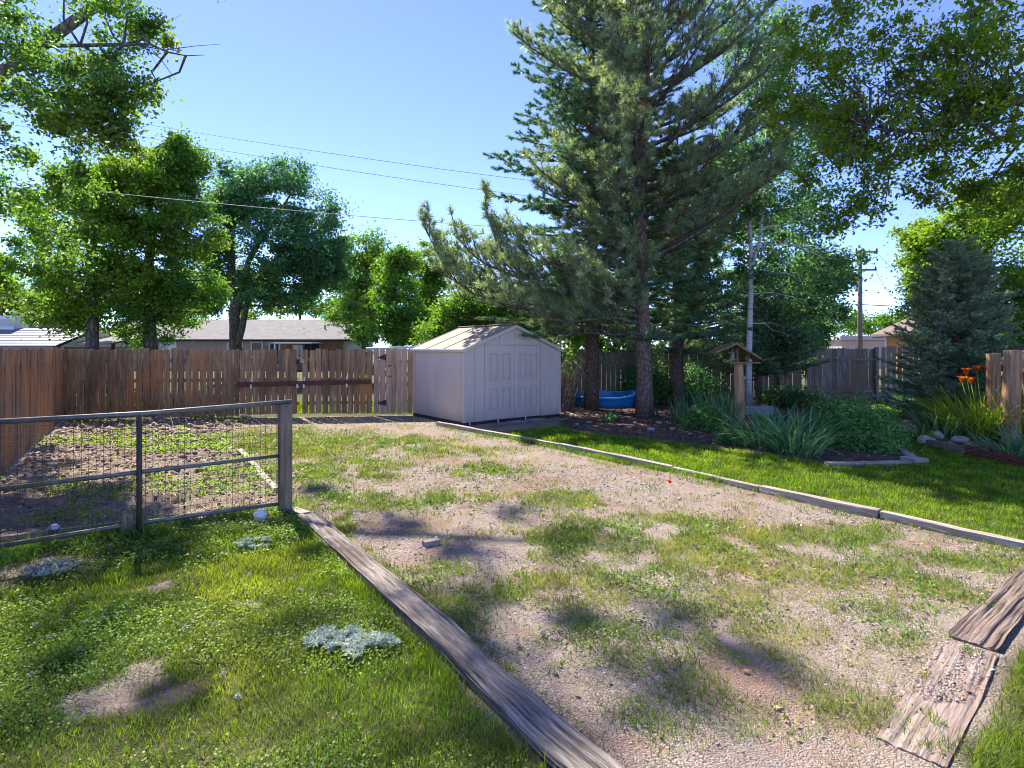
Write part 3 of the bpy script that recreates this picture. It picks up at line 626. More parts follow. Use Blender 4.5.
bgtree('juniper_tree', 'hazy blue-grey juniper behind the box vent on the left roof', 45, 40, [(45, 300, 14, 22), (38, 320, 22, 12), (60, 315, 16, 16), (48, 280, 7, 10)], 26, 34, .6, .2, LM['dark'], 79)
bgtree('elm_tree', 'wide dark elm behind the long grey roof between its neighbours', 300, 62, [(250, 300, 60, 26), (330, 305, 50, 24), (190, 305, 50, 24), (380, 318, 50, 18)], 30, 30, 1.5, .5, LM['maple'], 80)
bgtree('linden_tree', 'yellow-green linden above the blue spruce at the right edge', 985, 19, [(965, 235, 44, 30), (1010, 240, 44, 40), (935, 265, 26, 26), (990, 205, 34, 22), (1015, 290, 40, 36), (950, 290, 30, 26), (930, 240, 14, 12), (970, 315, 40, 26)], 34, 36, .55, .16, LM['yellow'], 81, tr=(.2, .05))
bgtree('juniper_tree', 'dense green juniper beyond the side yard at the right edge, behind the log posts', 1022, 17, [(1010, 335, 26, 22), (1045, 320, 34, 34), (1015, 360, 28, 20), (990, 350, 18, 14)], 30, 30, .4, .13, LM['green'], 85, tr=(.1, .03))
bgtree('elm_tree', 'leafy green elm far beyond the right fence, left of the power pole', 825, 60, [(800, 320, 40, 18), (835, 325, 26, 11), (770, 325, 40, 18)], 26, 28, 1.1, .4, LM['green'], 82)
bgtree('elm_tree', 'small distant treetop between the power pole and the hip roof', 885, 90, [(872, 328, 24, 8), (898, 322, 14, 9)], 24, 28, 1.3, .5, LM['green'], 83)
bgtree('hackberry_tree', 'shadowy green hackberry filling the gap behind the big pine', 680, 23, [(650, 300, 50, 40), (720, 320, 50, 40), (690, 230, 50, 44), (620, 270, 40, 40), (780, 345, 30, 24), (600, 340, 40, 30), (660, 355, 60, 24), (780, 290, 40, 36), (805, 325, 34, 22), (770, 225, 34, 34), (735, 170, 30, 34), (820, 285, 24, 22)], 34, 34, .6, .2, LM['dark'], 84)

# ------------------------------------------------------------------ fences
def pickets(mb, p0, p1, h, pw, gap, th, rs, zb=.04, ear=.022, jh=.012, skip=()):
    p0, p1 = np.array(p0, float), np.array(p1, float); d = p1 - p0; L = np.linalg.norm(d); d /= L; nrm = np.array([-d[1], d[0]])
    s = 0
    while s < L - pw * .5:
        w = min(pw * rs.uniform(.95, 1.04), L - s); top = h + rs.normal() * jh; z0 = zb + rs.random() * .03; dep = rs.normal() * .004; tl = rs.normal() * .006
        lean = rs.normal() * .004
        O = [(0, z0), (w, z0), (w, top - ear), (w - ear, top), (ear, top), (0, top - ear)]
        V = []
        for off in (-th / 2 + dep, th / 2 + dep):
            for u, z in O:
                q = p0 + d * (s + u + lean * z) + nrm * (off + tl * z); V.append((q[0], q[1], z))
        n = 6; F = [tuple(range(n)), tuple(range(2 * n - 1, n - 1, -1))] + [(i, i + n, (i + 1) % n + n, (i + 1) % n) for i in range(n)]
        mb.add(V, F); s += w + gap * rs.uniform(.55, 1.5)
def fence(name, label, cat, p0, p1, h, mat, seed, pw=.143, gap=.022, rails=(.32, .95, 1.45), side=1, posts=None, pmat=None, railmat=None, group=None, rw=.04, rh=.09, post=.09):
    """side=+1: rails and posts on the far side (left of p0->p1)"""
    rs = np.random.default_rng(seed); p0, p1 = np.array(p0, float), np.array(p1, float); d = (p1 - p0); L = np.linalg.norm(d); d /= L; nrm = np.array([-d[1], d[0]]) * side
    th = thing(name, label, cat, (p0[0], p0[1], 0), 0, group)
    mb = MB(); pickets(mb, p0, p1, h, pw, gap, .019, rs); mb.build('pickets', mat, th)
    for z in rails:
        a, b = p0 + nrm * (.014 + rw / 2), p1 + nrm * (.014 + rw / 2)
        MB().bar((*a, z), (*b, z + rs.normal() * .01), rw, rh, .004).build('rail', railmat or mat, th)
    for f, hh in (posts or []):
        q = p0 + d * L * f + nrm * (.02 + rw + post / 2)
        M4 = Matrix.Translation((q[0], q[1], 0)) @ Matrix.Rotation(math.atan2(d[1], d[0]), 4, 'Z')
        m = MB(); m.box(-post / 2, -post / 2, -.1, post / 2, post / 2, hh, M4, .006); m.build('post', pmat or mat, th)
    return th
bd = (C1 - C0); BL = np.linalg.norm(bd); bd /= BL
def bp(px):       # point on the back fence line under a pixel column
    k = (px - CX) / FPX; t = (k * C0[1] - C0[0]) / (bd[0] - k * bd[1]); return C0 + bd * t
FH = 1.72
fence('wooden_fence', 'left side fence, dark boards with orange patches, running away to the corner', 'fence', L1, C0 - ldir * .02, 1.74, M['fence_side'], 1, .142, .007, side=1, posts=[(.2, 1.7), (.4, 1.7), (.6, 1.7), (.8, 1.7), (.985, 1.7)])
fence('wooden_fence', 'weathered brown back fence with gaps between its boards, behind the garden plot', 'fence', C0, bp(239), FH, M['fence'], 2, .142, .02, posts=[(.02, 1.65), (.5, 1.65), (.78, 1.65)])
# darker board where the fence sections meet
def leaf_gate(label, a, b, seed, bx):
    rs = np.random.default_rng(seed); th = thing('fence_gate', label, 'gate', (a[0], a[1], 0), 0, 'leaves of the wide double gate')
    mb = MB(); pickets(mb, a, b, FH - .01, .134, .021, .019, rs, zb=.07); mb.build('pickets', M['fence'], th)
    n = np.array([-bd[1], bd[0]])
    for z in (.35, .95, 1.45):
        MB().bar((*(a + n * .035), z), (*(b + n * .035), z), .04, .085, .004).build('rail', M['fence'], th)
    for px in bx:
        c = bp(px) - n * .02; m = MB()
        Mx = Matrix.Translation((c[0], c[1], .86)) @ Matrix.Rotation(math.atan2(bd[1], bd[0]), 4, 'Z')
        m.box(-.018, -.006, -.12, .018, .008, .16, Mx, .003); m.box(-.018, -.075, -.12, .018, -.006, -.10, Mx, .003); m.box(-.018, -.078, -.10, .018, -.066, -.02, Mx, .003)
        m.build('bracket', M['white'], th)
    return th
leaf_gate('left leaf of the wide brown double gate, left of the bright gap', bp(240), bp(299), 3, (252, 298))
gR = leaf_gate('right leaf of the wide brown double gate, right of the bright gap', bp(302.5), bp(372), 4, (304.5, 347))
n_ = np.array([-bd[1], bd[0]])
c = bp(299.5) - n_ * .03; m = MB(); Mx = Matrix.Translation((c[0], c[1], 1.40)) @ Matrix.Rotation(math.atan2(bd[1], bd[0]), 4, 'Z')
m.box(-.07, -.005, -.05, .0, .01, .06, Mx, .003); m.build('latch_plate', M['black'], gR); m = MB(); m.box(.03, -.005, -.03, .12, .01, .07, Mx, .003); m.build('latch_plate', M['tie_pale'], gR)
a, b = bp(238) - n_ * .055, bp(371) - n_ * .055
br = MB(); br.bar((*a, .835), (*b, .885), .045, .115, .006)
tag(br.build('gate_bar', M['rust']), 'long rusty steel bar laid in brackets across the double gate', 'gate bar')
# pale single gate next to the shed
a, b = bp(374), bp(416); th = thing('fence_gate', 'pale newer wooden gate with black strap hinges beside the shed', 'gate', (a[0], a[1], 0))
m = MB(); pickets(m, a, b, FH + .02, .13, .008, .02, np.random.default_rng(9)); m.build('pickets', M['fence_pale'], th)
for z in (.35, 1.4): MB().bar((*(a + n_ * .035), z), (*(b + n_ * .035), z), .04, .085, .004).build('rail', M['fence_pale'], th)
for z, s in ((1.5, 1), (.32, 1)):
    c = a + bd * .06 - n_ * .016; V = []
    for off in (0, -.008):
        for u, dz in ((.02, 0), (.25, .10), (.25, -.07)): q = c + bd * u + n_ * off; V.append((q[0], q[1], z + dz))
    MB().add(V, [(0, 1, 2), (5, 4, 3), (0, 3, 4, 1), (1, 4, 5, 2), (2, 5, 3, 0)]).build('strap_hinge', M['black'], th)
for px, z in ((390, 1.29), (390, 1.02)):
    c = bp(px) - n_ * .015; MB().lathe([(0, -.012), (.04, -.01), (.045, 0), (.04, .01), (0, .012)], (c[0], c[1], z), 10).build('knot_plug', M['rust'], th)
# rear fences in the shade
fence('wooden_fence', 'shaded board fence in the gap behind the shed', 'fence', np.array([-2.35, 14.95]), np.array([1.0, 17.75]), 1.75, M['fence_grey'], 5, .143, .01, side=-1, posts=[(.95, 1.7)])
fence('wooden_fence', 'dim rear fence under the pines, mostly hidden by trunks and shrubs', 'fence', np.array([1.0, 17.85]), np.array([9.45, 18.15]), 1.62, M['fence_grey'], 6, .143, .012, side=-1, rails=(.32, 1.28), posts=[(.3, 1.66), (.6, 1.66), (.9, 1.66)])
fence('wooden_fence', 'grey rear fence panel with rails on show, between the feeder and the blue spruce', 'fence', np.array([9.5, 18.15]), np.array([11.85, 18.2]), 1.74, M['fence_grey'], 7, .143, .006, side=-1, rails=(.36, 1.38), posts=[(.015, 1.84), (.97, 1.78)])
fence('wooden_fence', 'gappy rear fence section with light showing through, half behind the blue spruce', 'fence', np.array([12.0, 18.2]), np.array([17.5, 18.3]), 1.8, M['fence_grey'], 8, .135, .045, side=-1, rails=(.40, 1.33), posts=[(.3, 1.8), (.7, 1.8)])
fence('wooden_fence', 'dim side fence beyond the lily bed at the right edge', 'fence', np.array([12.9, 15.0]), np.array([12.4, 8.0]), 1.7, M['fence_grey'], 10, .143, .01, side=1, posts=[(.5, 1.7)])

# ------------------------------------------------------------------ wire panel round the garden plot
P0 = np.array([*GPOST, 0]); gd = np.array([*GDIR, 0])
th = thing('garden_fence', 'open pipe and wire mesh panel with a wooden end post, around the garden plot', 'fence', (GPOST[0], GPOST[1], 0))
m = MB(); Mx = Matrix.Translation((GPOST[0], GPOST[1], 0)) @ Matrix.Rotation(math.atan2(GDIR[1], GDIR[0]), 4, 'Z')
m.box(-.062, -.055, -.15, .062, .055, 1.165, Mx, .008); m.build('end_post', M['post'], th)
def gl(s, z, o=0): q = GPOST + GDIR * s + np.array([-GDIR[1], GDIR[0]]) * o; return (q[0], q[1], z)
LEN = 2.9
MB().tube([gl(-.06, 1.165 + .02), gl(1.2, 1.15), gl(LEN, 1.155)], .024, 10).build('top_rail', M['galv'], th)
MB().tube([gl(.06, .63), gl(1.25, .62), gl(LEN, .60)], .02, 10).build('mid_rail', M['galv'], th)
MB().tube([gl(.06, .13), gl(1.25, .155), gl(LEN, .14)], .02, 10).build('bottom_rail', M['galv'], th)
for s in (1.275, LEN): MB().tube([gl(s, -.1, .03), gl(s, 1.145, .03)], .024, 10).build('upright', M['pipe'] if s < 2 else M['galv'], th)
w = MB()
for s in np.arange(.08, LEN, .052): w.tube([gl(s, .13, -.022), gl(s, 1.14, -.022)], .0023, 3, cap=False)
for z in np.arange(.16, 1.13, .078): w.tube([gl(.06, z, -.024), gl(LEN, z + .004, -.024)], .0023, 3, cap=False)
w.build('wire_mesh', M['wire'], th)
# stake
s = gp3(127, 542); m = MB(); Mx = Matrix.Translation((s[0], s[1], 0)) @ Matrix.Rotation(.5, 4, 'Z') @ Matrix.Rotation(.04, 4, 'Y')
m.box(-.045, -.055, -.1, .045, .055, .27, Mx, .008)
for i, v in enumerate(m.v):
    if v[2] > .2: m.v[i] = (v[0], v[1], v[2] - .5 * (v[0] - s[0]))
tag(m.build('wooden_stake', M['post']), 'short sawn-off wooden stake in the grass under the pipe panel', 'stake')

# ------------------------------------------------------------------ timbers
def timber(name, label, cat, p0, p1, w, h, z0, mat, seed, rough=.012, group=None, taper=0, nx=70):
    p0, p1 = np.array(p0, float), np.array(p1, float); d = p1 - p0; L = np.linalg.norm(d); ang = math.atan2(d[1], d[0]); rs = np.random.default_rng(seed)
    na = 92; P = []
    per = 2 * (w + h); r = min(w, h) * .14
    for k in range(na):
        q = per * (k + .5) / na
        if q < w: y, z = -w / 2 + q, h
        elif q < w + h: y, z = w / 2, h - (q - w)
        elif q < 2 * w + h: y, z = w / 2 - (q - w - h), 0
        else: y, z = -w / 2, q - 2 * w - h
        y = math.copysign(max(0, abs(y) - max(0, (abs(y) - w / 2 + r)) * .35), y); P.append((y, z, q))
    V = []
    for i in range(nx + 1):
        x = L * i / nx
        qs = np.array([p[2] for p in P]); g = (fbm(np.full(na, x * 1.1 + seed * 3.1), qs * 42, seed, 4) - .5) * 2
        cr = -np.clip(.16 - np.abs(vnoise(np.full(na, x * .7 + 5 * seed), qs * 24, seed + 9) - .5), 0, 1) * rough * 7
        endw = rough * .5 * sstep(.03, 0, min(x, L - x))
        wob = .022 * (fbm(np.array([x * 1.3]), np.array([seed * 7.7]), seed, 3)[0] - .5) * 2; wsc = 1 + rough * 9 * (fbm(np.array([x * 2.2]), np.array([seed * 3.3]), seed + 2, 4)[0] - .5); zsc = rough * 2.4 * (fbm(np.array([x * 1.7]), np.array([seed * 5.1]), seed + 4, 4)[0] - .5)
        for k, (y, z, q) in enumerate(P):
            ny, nz = y / (w / 2), (z - h / 2) / (h / 2); dsp = g[k] * rough + cr[k] - endw * rs.random()
            if z == 0: dsp = 0
            xx = x + (rs.normal() * .0025 if i in (0, nx) else 0)
            V.append((xx, y * wsc + (dsp * ny if abs(ny) > .9 else 0) + wob, z + (zsc if z > 0 else 0) + (dsp * nz if abs(nz) > .9 else 0)))
    F = [(i * na + k, (i + 1) * na + k, (i + 1) * na + (k + 1) % na, i * na + (k + 1) % na) for i in range(nx) for k in range(na)]
    F += [tuple(range(na)), tuple(nx * na + k for k in range(na))[::-1]]
    mb = MB(); mb.add(V, F, False); o = mb.build(name, mat)
    o.location = (p0[0], p0[1], z0); o.rotation_euler.z = ang
    return tag(o, label, cat, group)
mid = T0 * .28 + T1 * .72
timber('railroad_tie', 'long bleached railroad tie between the left lawn and the gravel', 'timber', T0, T1, .20, .16, -.09, M['tie'], 3, .021, nx=190)
pr = [gp(437, 425), gp(560, 448.5), gp(672, 472.5), gp(760, 493), gp(880, 519), gp(1055, 559)]
lb = ['edging timber running out from the shed corner', 'second edging timber from the shed, beside the lit lawn', 'middle edging timber with a dark shadow before it', 'fourth edging timber from the shed, beside the right lawn', 'edging timber nearest the right edge, along the lawn']
for i in range(5):
    a, b = pr[i], pr[i + 1]; d = (b - a) / np.linalg.norm(b - a)
    timber('edging_timber', lb[i], 'timber', a + d * .012, b - d * .012, .105, .13, -.045 + .01 * (i % 2), M['tie_pale'], 20 + i, .006, 'timbers edging the right lawn')
timber('railroad_tie', 'brown railroad tie set low in the ground at the lower right', 'timber', RT0, RT1, .23, .15, hz(RT0) - .118, M['tie_dark'], 31, .017)
timber('railroad_tie', 'sunken worn tie half buried in gravel at the lower right', 'timber', np.array([1.72, 2.42]), RT0 - (.05, .05), .27, .12, hz((2.2, 2.9)) - .107, M['tie_worn'], 32, .007)
# garden plot edging
timber('edging_board', 'pale board along the right side of the garden plot', 'board', gp(276, 493), gp(240, 452), .09, .10, -.04, M['tie_pale'], 33, .006)
timber('edging_board', 'low board on the ground left of the wooden stake', 'board', gp(-14, 549), gp(119, 533), .05, .13, -.03, M['tie_pale'], 34, .005)
timber('concrete_block', 'small pale block at the far end of the left tie', 'block', gp(291, 514), gp(306, 519), .12, .09, -.02, M['tie_pale'], 35, .004, nx=20)
timber('brick', 'broken pale brick lying in the gravel', 'brick', gp(423, 546), gp(438, 543), .08, .06, -.015, M['tie_pale'], 36, .004, nx=16)

# ------------------------------------------------------------------ shed
SX, SY = -1.077, 12.56; W_, D_, EV, RG = 2.86, 2.4, 1.70, 2.26
sw = plain('beige_vinyl', (.57, .47, .375), .55, .35, .03, 3, dirt=(.60, .49, .43), splash=(.40, .31, .25))
sd = plain('door_vinyl', (.575, .455, .365), .5, .35, .03, 4, splash=(.44, .33, .27))
strim = plain('trim_vinyl', (.56, .47, .37), .55, .35, .05, 4)
srf = plain('tan_roof_panel', (.27, .215, .155), .7, .2, .10, 3, dirt=(.21, .165, .12))
sh = thing('storage_shed', 'beige vinyl storage shed with double panelled doors and a low gable roof', 'shed', (SX, SY, .02), R(37))
b = MB(); b.box(-.03, -.03, -.1, W_ + .03, D_ + .03, .05, None, .01); b.build('base_frame', M['black'], sh, False)
bm_ = MB(); T = .03
def wallseg(x0, x1, z1a, z1b, y0=0, y1=T, z0=.05):
    bm_.add([(x0, y0, z0), (x1, y0, z0), (x1, y0, z1b), (x0, y0, z1a), (x0, y1, z0), (x1, y1, z0), (x1, y1, z1b), (x0, y1, z1a)],
            [(0, 1, 2, 3), (7, 6, 5, 4), (0, 4, 5, 1), (1, 5, 6, 2), (2, 6, 7, 3), (3, 7, 4, 0)])
def gz(x): return EV + (RG - EV) * (1 - abs(x - W_ / 2) / (W_ / 2)) - .03
DX0, DX1, DZ = .56, 2.24, 1.80
for xa, xb in ((0, DX0), (DX1, W_)):
    k = 2
    for i in range(k):
        u0, u1 = xa + (xb - xa) * i / k, xa + (xb - xa) * (i + 1) / k
        wallseg(u0 + .003, u1 - .003, gz(u0), gz(u1))
for u0, u1 in ((DX0, .98), (.98, W_ / 2), (W_ / 2, 1.86), (1.86, DX1)): wallseg(u0 + .003, u1 - .003, gz(u0), gz(u1), z0=DZ)
wallseg(0, W_, EV - .03, EV - .03, D_ - T, D_)
bm_.add([(0, D_, EV - .03), (W_, D_, EV - .03), (W_ / 2, D_, RG - .03), (0, D_ - T, EV - .03), (W_, D_ - T, EV - .03), (W_ / 2, D_ - T, RG - .03)], [(0, 1, 2), (5, 4, 3), (0, 2, 5, 3), (1, 4, 5, 2)])
for x0 in (0, W_ - T):
    for i in range(3):
        y0, y1 = .045 + (D_ - .09) * i / 3, .045 + (D_ - .09) * (i + 1) / 3
        bm_.box(x0, y0 + .003, .05, x0 + T, y1 - .003, EV, None, .004)
bm_.box(.04, .04, .05, W_ - .04, D_ - .04, .07); bm_.box(.035, .035, .06, W_ - .035, .055, DZ + .02)
bm_.build('walls', sw, sh, False)
for x, y in ((0, 0), (W_, 0), (0, D_), (W_, D_)):
    c = MB(); c.box(x - .028, y - .028, .04, x + .028, y + .028, EV + .01, None, .008); c.build('corner_trim', strim, sh, False)
for i in range(2):
    x0, x1 = (DX0 + .006, W_ / 2 - .016) if i == 0 else (W_ / 2 - .01, DX1 - .006)
    m = MB(); m.box(x0, -.004, .06, x1, .03, DZ - .006, None, .004)
    wd = x1 - x0
    def ridge(xa, xb, za, zb):
        r, p = .022, .024
        m.box(xa, -.004 - p, za, xb, -.003, za + r, None, .005); m.box(xa, -.004 - p, zb - r, xb, -.003, zb, None, .005)
        m.box(xa, -.0045 - p, za + r, xa + r, -.003, zb - r, None, .005); m.box(xb - r, -.0045 - p, za + r, xb, -.003, zb - r, None, .005)
        m.box(xa + .05, -.020, za + .055, xb - .05, -.003, zb - .055, None, .012)
    for f0, f1 in ((.15, .43), (.57, .85)):
        ridge(x0 + wd * f0, x0 + wd * f1, .30, .80); ridge(x0 + wd * f0, x0 + wd * f1, .98, 1.60)
    d = m.build('door', sd, sh, False)
    for z in (.25, .95, 1.55):
        hx = x0 if i == 0 else x1; q = MB(); q.tube([(hx, -.008, z - .035), (hx, -.008, z + .035)], .009, 8); q.build('hinge', strim, d, False)
    if i == 1:
        q = MB(); q.box(x0 + .01, -.03, .84, x0 + .035, -.004, .96, None, .006); q.tube([(x0 + .05, -.005, .86), (x0 + .055, -.045, .87), (x0 + .055, -.045, .93), (x0 + .05, -.005, .94)], .008, 8); q.build('handle', M['white'], d, False)
q = MB(); q.box(DX0, -.008, DZ, DX1, .0, DZ + .02, None, .004); q.build('door_header', strim, sh, False)
for sgn in (-1, 1):
    m = MB(); ov = .07; run = W_ / 2 + ov; sl = (RG - EV) / (W_ / 2)
    for i in range(3):
        y0, y1 = -.06 + (D_ + .12) * i / 3, -.06 + (D_ + .12) * (i + 1) / 3
        xm = W_ / 2; xe = xm + sgn * run; ze = RG - sl * run
        a = [(xm, y0 + .003, RG), (xe, y0 + .003, ze), (xe, y1 - .003, ze), (xm, y1 - .003, RG)]
        up = .035; V = a + [(x, y, z + up) for x, y, z in a]
        m.add(V, [(3, 2, 1, 0), (4, 5, 6, 7), (0, 1, 5, 4), (1, 2, 6, 5), (2, 3, 7, 6), (3, 0, 4, 7)])
        yb = y1; m.bar((xm, yb, RG + up + .004), (xe, yb, ze + up + .004), .03, .018, .005)
    o = m.build('roof', srf, sh, False)
    q = MB(); q.bar((W_ / 2 + sgn * .0, -.075, RG - .012), (xe, -.075, ze - .012), .022, .075, .005); q.bar((W_ / 2, D_ + .075, RG - .012), (xe, D_ + .075, ze - .012), .022, .075, .005)
    q.bar((xe + sgn * .008, -.07, ze), (xe + sgn * .008, D_ + .07, ze), .02, .06, .005); q.build('fascia', strim, o, False)
q = MB(); q.bar((W_ / 2, -.07, RG + .045), (W_ / 2, D_ + .07, RG + .045), .14, .025, .01); q.build('ridge_cap', srf, sh, False)
for u in (.12, .9, 1.72): 
    q = MB(); q.tube([(u, -.06, -.08), (u, -.05, .09)], .012, 6); q.build('anchor_pin', M['white'], sh, False)
# in front of the doors
def shw(u, v, z=0): c_, s_ = math.cos(R(37)), math.sin(R(37)); return np.array([SX + u * c_ - v * s_, SY + u * s_ + v * c_, z])
timber('edging_board', 'low grey board edging the gravel strip in front of the shed doors', 'board', shw(.35, -.62)[:2], shw(2.6, -.62)[:2], .04, .09, -.03, M['post'], 41, .003)
timber('edging_board', 'short board angled beside the right corner of the shed', 'board', shw(2.68, -.60)[:2], shw(3.0, .15)[:2], .05, .12, -.03, M['post'], 42, .003)
timber('edging_board', 'outer short board by the right corner of the shed', 'board', shw(2.85, -.66)[:2], shw(3.2, .1)[:2], .05, .12, -.03, M['tie_pale'], 43, .003)
timber('edging_board', 'curved low edging strip along the mulch under the spruce', 'board', gp(572, 432), gp(606, 439), .04, .07, -.02, M['tie_pale'], 44, .003)
timber('stepping_stone', 'grey stepping stone below the left shed door', 'stone', shw(1.05, -.3)[:2], shw(1.5, -.3)[:2], .28, .05, -.01, plain('grey_stone', (.27, .25, .235), .9, .2, .2, 9, .004), 45, .004)
timber('stepping_stone', 'grey stepping stone below the right shed door', 'stone', shw(1.62, -.26)[:2], shw(2.15, -.26)[:2], .28, .05, -.01, plain('grey_stone', (.27, .25, .235), .9, .2, .2, 9, .004), 46, .004)

# ------------------------------------------------------------------ pool, feeder, rocks
pc = np.array([2.72, 16.55, .05])
def poolpart(prof, mat, name, par, fl=0.0):
    n = 64; V = []; m = len(prof)
    for i, (r, z) in enumerate(prof):
        for k in range(n):
            a = 2 * math.pi * k / n; rr = r * (1 + fl * math.cos(10 * a)); zz = z
            if z > .05: zz = z * (1 + .38 * max(0, math.cos(a - .1)) ** 3 + .28 * max(0, math.cos(a - 1.9)) ** 3 - .1 * max(0, math.cos(a + 1.6)) ** 2)
            V.append((pc[0] + .98 * rr * math.cos(a), pc[1] + .72 * rr * math.sin(a), pc[2] + zz))
    F = [(i * n + k, i * n + (k + 1) % n, (i + 1) * n + (k + 1) % n, (i + 1) * n + k) for i in range(m - 1) for k in range(n)]
    if prof[0][0] < .6: F.append(tuple(range(n))[::-1])
    return onp_mixed(name, V, F, mat, par)
def onp_mixed(name, V, F, mat, par):
    mb = MB(); mb.add(V, F, True); return mb.build(name, mat, par)
pb = plain('blue_pool_plastic', (.012, .22, .50), .38, .45, .2, 3, dirt=(.03, .16, .36)); pr_ = plain('pale_blue_rim_plastic', (.05, .33, .66), .35, .45, .12, 4)
pt = thing('wading_pool', 'blue plastic wading pool on the ground between the two conifer trunks', 'wading pool', pc)
poolpart([(.55, .02), (.78, .03), (.83, .08), (.86, .18), (.89, .30)], pb, 'inner_shell', pt, .012)
poolpart([(.89, .30), (.91, .325), (.96, .33), (.99, .31), (.985, .28)], pr_, 'rim', pt, .012)
poolpart([(.985, .28), (.93, .22), (.92, .14), (.89, .04), (.86, 0)], pb, 'outer_wall', pt, .02)

def rock(p, s, seed, mat, label, group, name='rock', cat='rock', sz=.6):
    rs = np.random.default_rng(seed); bm = bmesh.new(); bmesh.ops.create_icosphere(bm, subdivisions=3, radius=1)
    st = np.array([rs.uniform(.8, 1.25), rs.uniform(.75, 1.1), sz * rs.uniform(.8, 1.2)]); off = rs.random(3) * 20; V = []
    for v in bm.verts:
        q = np.array(v.co); nn = fbm(np.array([q[0] * 1.5 + off[0] + q[2]]), np.array([q[1] * 1.5 + off[1] - q[2] * .7]), seed, 3)[0]
        V.append(q * st * (.72 + .56 * nn) * s)
    F = [[v.index for v in f.verts] for f in bm.faces]; bm.free()
    mb = MB(); mb.add(V, F, True); o = mb.build(name, mat); o.location = p; o.rotation_euler.z = rs.random() * 6
    return tag(o, label, cat, group)
rk = plain('pale_rock', (.38, .335, .285), .95, .1, .35, 9, .012, dirt=(.17, .135, .105))
rl = 'rounded pale rock lying in the mulch bed around the conifer trunks'
for i, (px, py, w) in enumerate([(589, 425, 5), (577, 427, 3.5), (615, 418, 3.5), (635, 426, 5), (651, 433, 7.5), (659, 425.5, 6), (672, 432, 6), (712, 430, 8), (722, 441, 5.5), (690, 437, 4), (626, 416, 3.5), (597, 418, 4), (662, 418, 4), (682, 428, 3.5), (640, 416, 5)]):
    p = gp3(px, py); rock(p + (0, 0, .02), w / FPX * p[1] * .5, 100 + i, rk, rl, 'rocks in the mulch bed')

fd = thing('bird_feeder', 'rustic bird feeder with a gable board roof on a thick log post', 'bird feeder', gp3(739, 425, -.03))
fx, fy = fd.location.x, fd.location.y
rs_ = np.random.default_rng(5)
def FA(px, py, dy=0): return at(px, py, fy + dy)
m = MB(); zs = np.linspace(0, 1.42, 9); m.tube([(fx + .012 * math.sin(3 * z), fy, z) for z in zs], np.linspace(.118, .1, 9), 14, jit=.08); m.build('post', woodmat('orange_log_wood', (.22, .11, .05), (.50, .29, .15), (.62, .42, .26), scale=(9, 9, .5)), fd)
ap = FA(733, 343.5); 
def slab(p0, p1, depth, th_, name):
    q0, q1 = np.array(p0), np.array(p1); mb = MB(); 
    for k in range(4):
        y0, y1 = -depth / 2 + depth * k / 4, -depth / 2 + depth * (k + 1) / 4
        V = []
        dn = np.array([q1[2] - q0[2], 0, -(q1[0] - q0[0])]); dn = dn / np.linalg.norm(dn) * th_; dn = dn if dn[2] < 0 else -dn
        for yy in (y0 + .004, y1 - .004):
            for c in (q0, q1, q1 + dn, q0 + dn): V.append((c[0], c[1] + yy, c[2] + rs_.normal() * .003))
        mb.add(V, [(0, 1, 2, 3), (7, 6, 5, 4), (0, 4, 5, 1), (1, 5, 6, 2), (2, 6, 7, 3), (3, 7, 4, 0)])
    return mb.build(name, M['cedar'], fd)
slab(ap + (.0, 0, .02), FA(711.5, 351.5), .55, .035, 'roof_board'); slab(ap + (.0, 0, .0), FA(757, 358), .55, .035, 'roof_board')
m = MB(); c = FA(741, 362.5); m.box(c[0] - .33, fy - .2, c[2] - .02, c[0] + .36, fy + .2, c[2] + .012, None, .006); m.build('tray', M['cedar'], fd)
for dx in (-.09, .16):
    m = MB(); m.box(c[0] + dx - .022, fy - .03, c[2], c[0] + dx + .022, fy + .03, ap[2] - .07 - abs(dx) * .4, None, .004); m.build('upright', M['cedar'], fd)
m = MB(); c2 = FA(731, 357); m.lathe([(0, .17), (.055, .16), (.055, .15), (.042, .14), (.042, .02), (.075, .01), (.075, 0), (0, 0)], (c2[0], fy - .1, c2[2] - .06), 14); m.tube([(c2[0], fy - .1, c2[2] + .1), (c2[0], fy - .1, ap[2] - .02)], .006, 5); m.build('seed_tube', plain('clear_seed_tube', (.30, .24, .17), .3, .5, .3, 20), fd)
s = at(754, 414.5, 14.6); timber('stone_slab', 'pale flat stone slab on low support at the foot of the birch', 'stone slab', (s[0] - .36, 14.4), (s[0] + .38, 14.5), .4, .26, -.02, plain('lilac_stone', (.40, .38, .40), .85, .2, .15, 8, .004), 51, .008)

# ------------------------------------------------------------------ bed plants
def sword(name, label, pos, n, L, w, spread, mat, seed, cat='plant', group=None, droop=(.4, 1.3), r=.12, segs=5):
    rs = np.random.default_rng(seed); th = thing(name, label, cat, pos, 0, group)
    az = rs.random(n) * 2 * math.pi; rr = r * np.sqrt(rs.random(n)); b = np.stack([pos[0] + rr * np.cos(az), pos[1] + rr * np.sin(az), np.full(n, pos[2] - .02)], 1)
    V, F = blades(b, az + rs.normal(size=n) * .5, rs.uniform(.02, spread, n), L * rs.uniform(.6, 1.15, n), w * rs.uniform(.7, 1.2, n), segs, rs.uniform(*droop, n), rs.normal(size=n) * .7)
    onp('foliage', V, F, mat, th); return th
bush('perennial_bush', 'low bushy green perennial right of the big pine trunk', gp3(700, 431), .42, .52, 2600, .06, LM['bush'], 1)
sword('iris_clump', 'upright iris clump behind the bush right of the big pine', gp3(716, 424), 120, .78, .035, .4, LM['iris'], 2, droop=(.1, .5), r=.45)
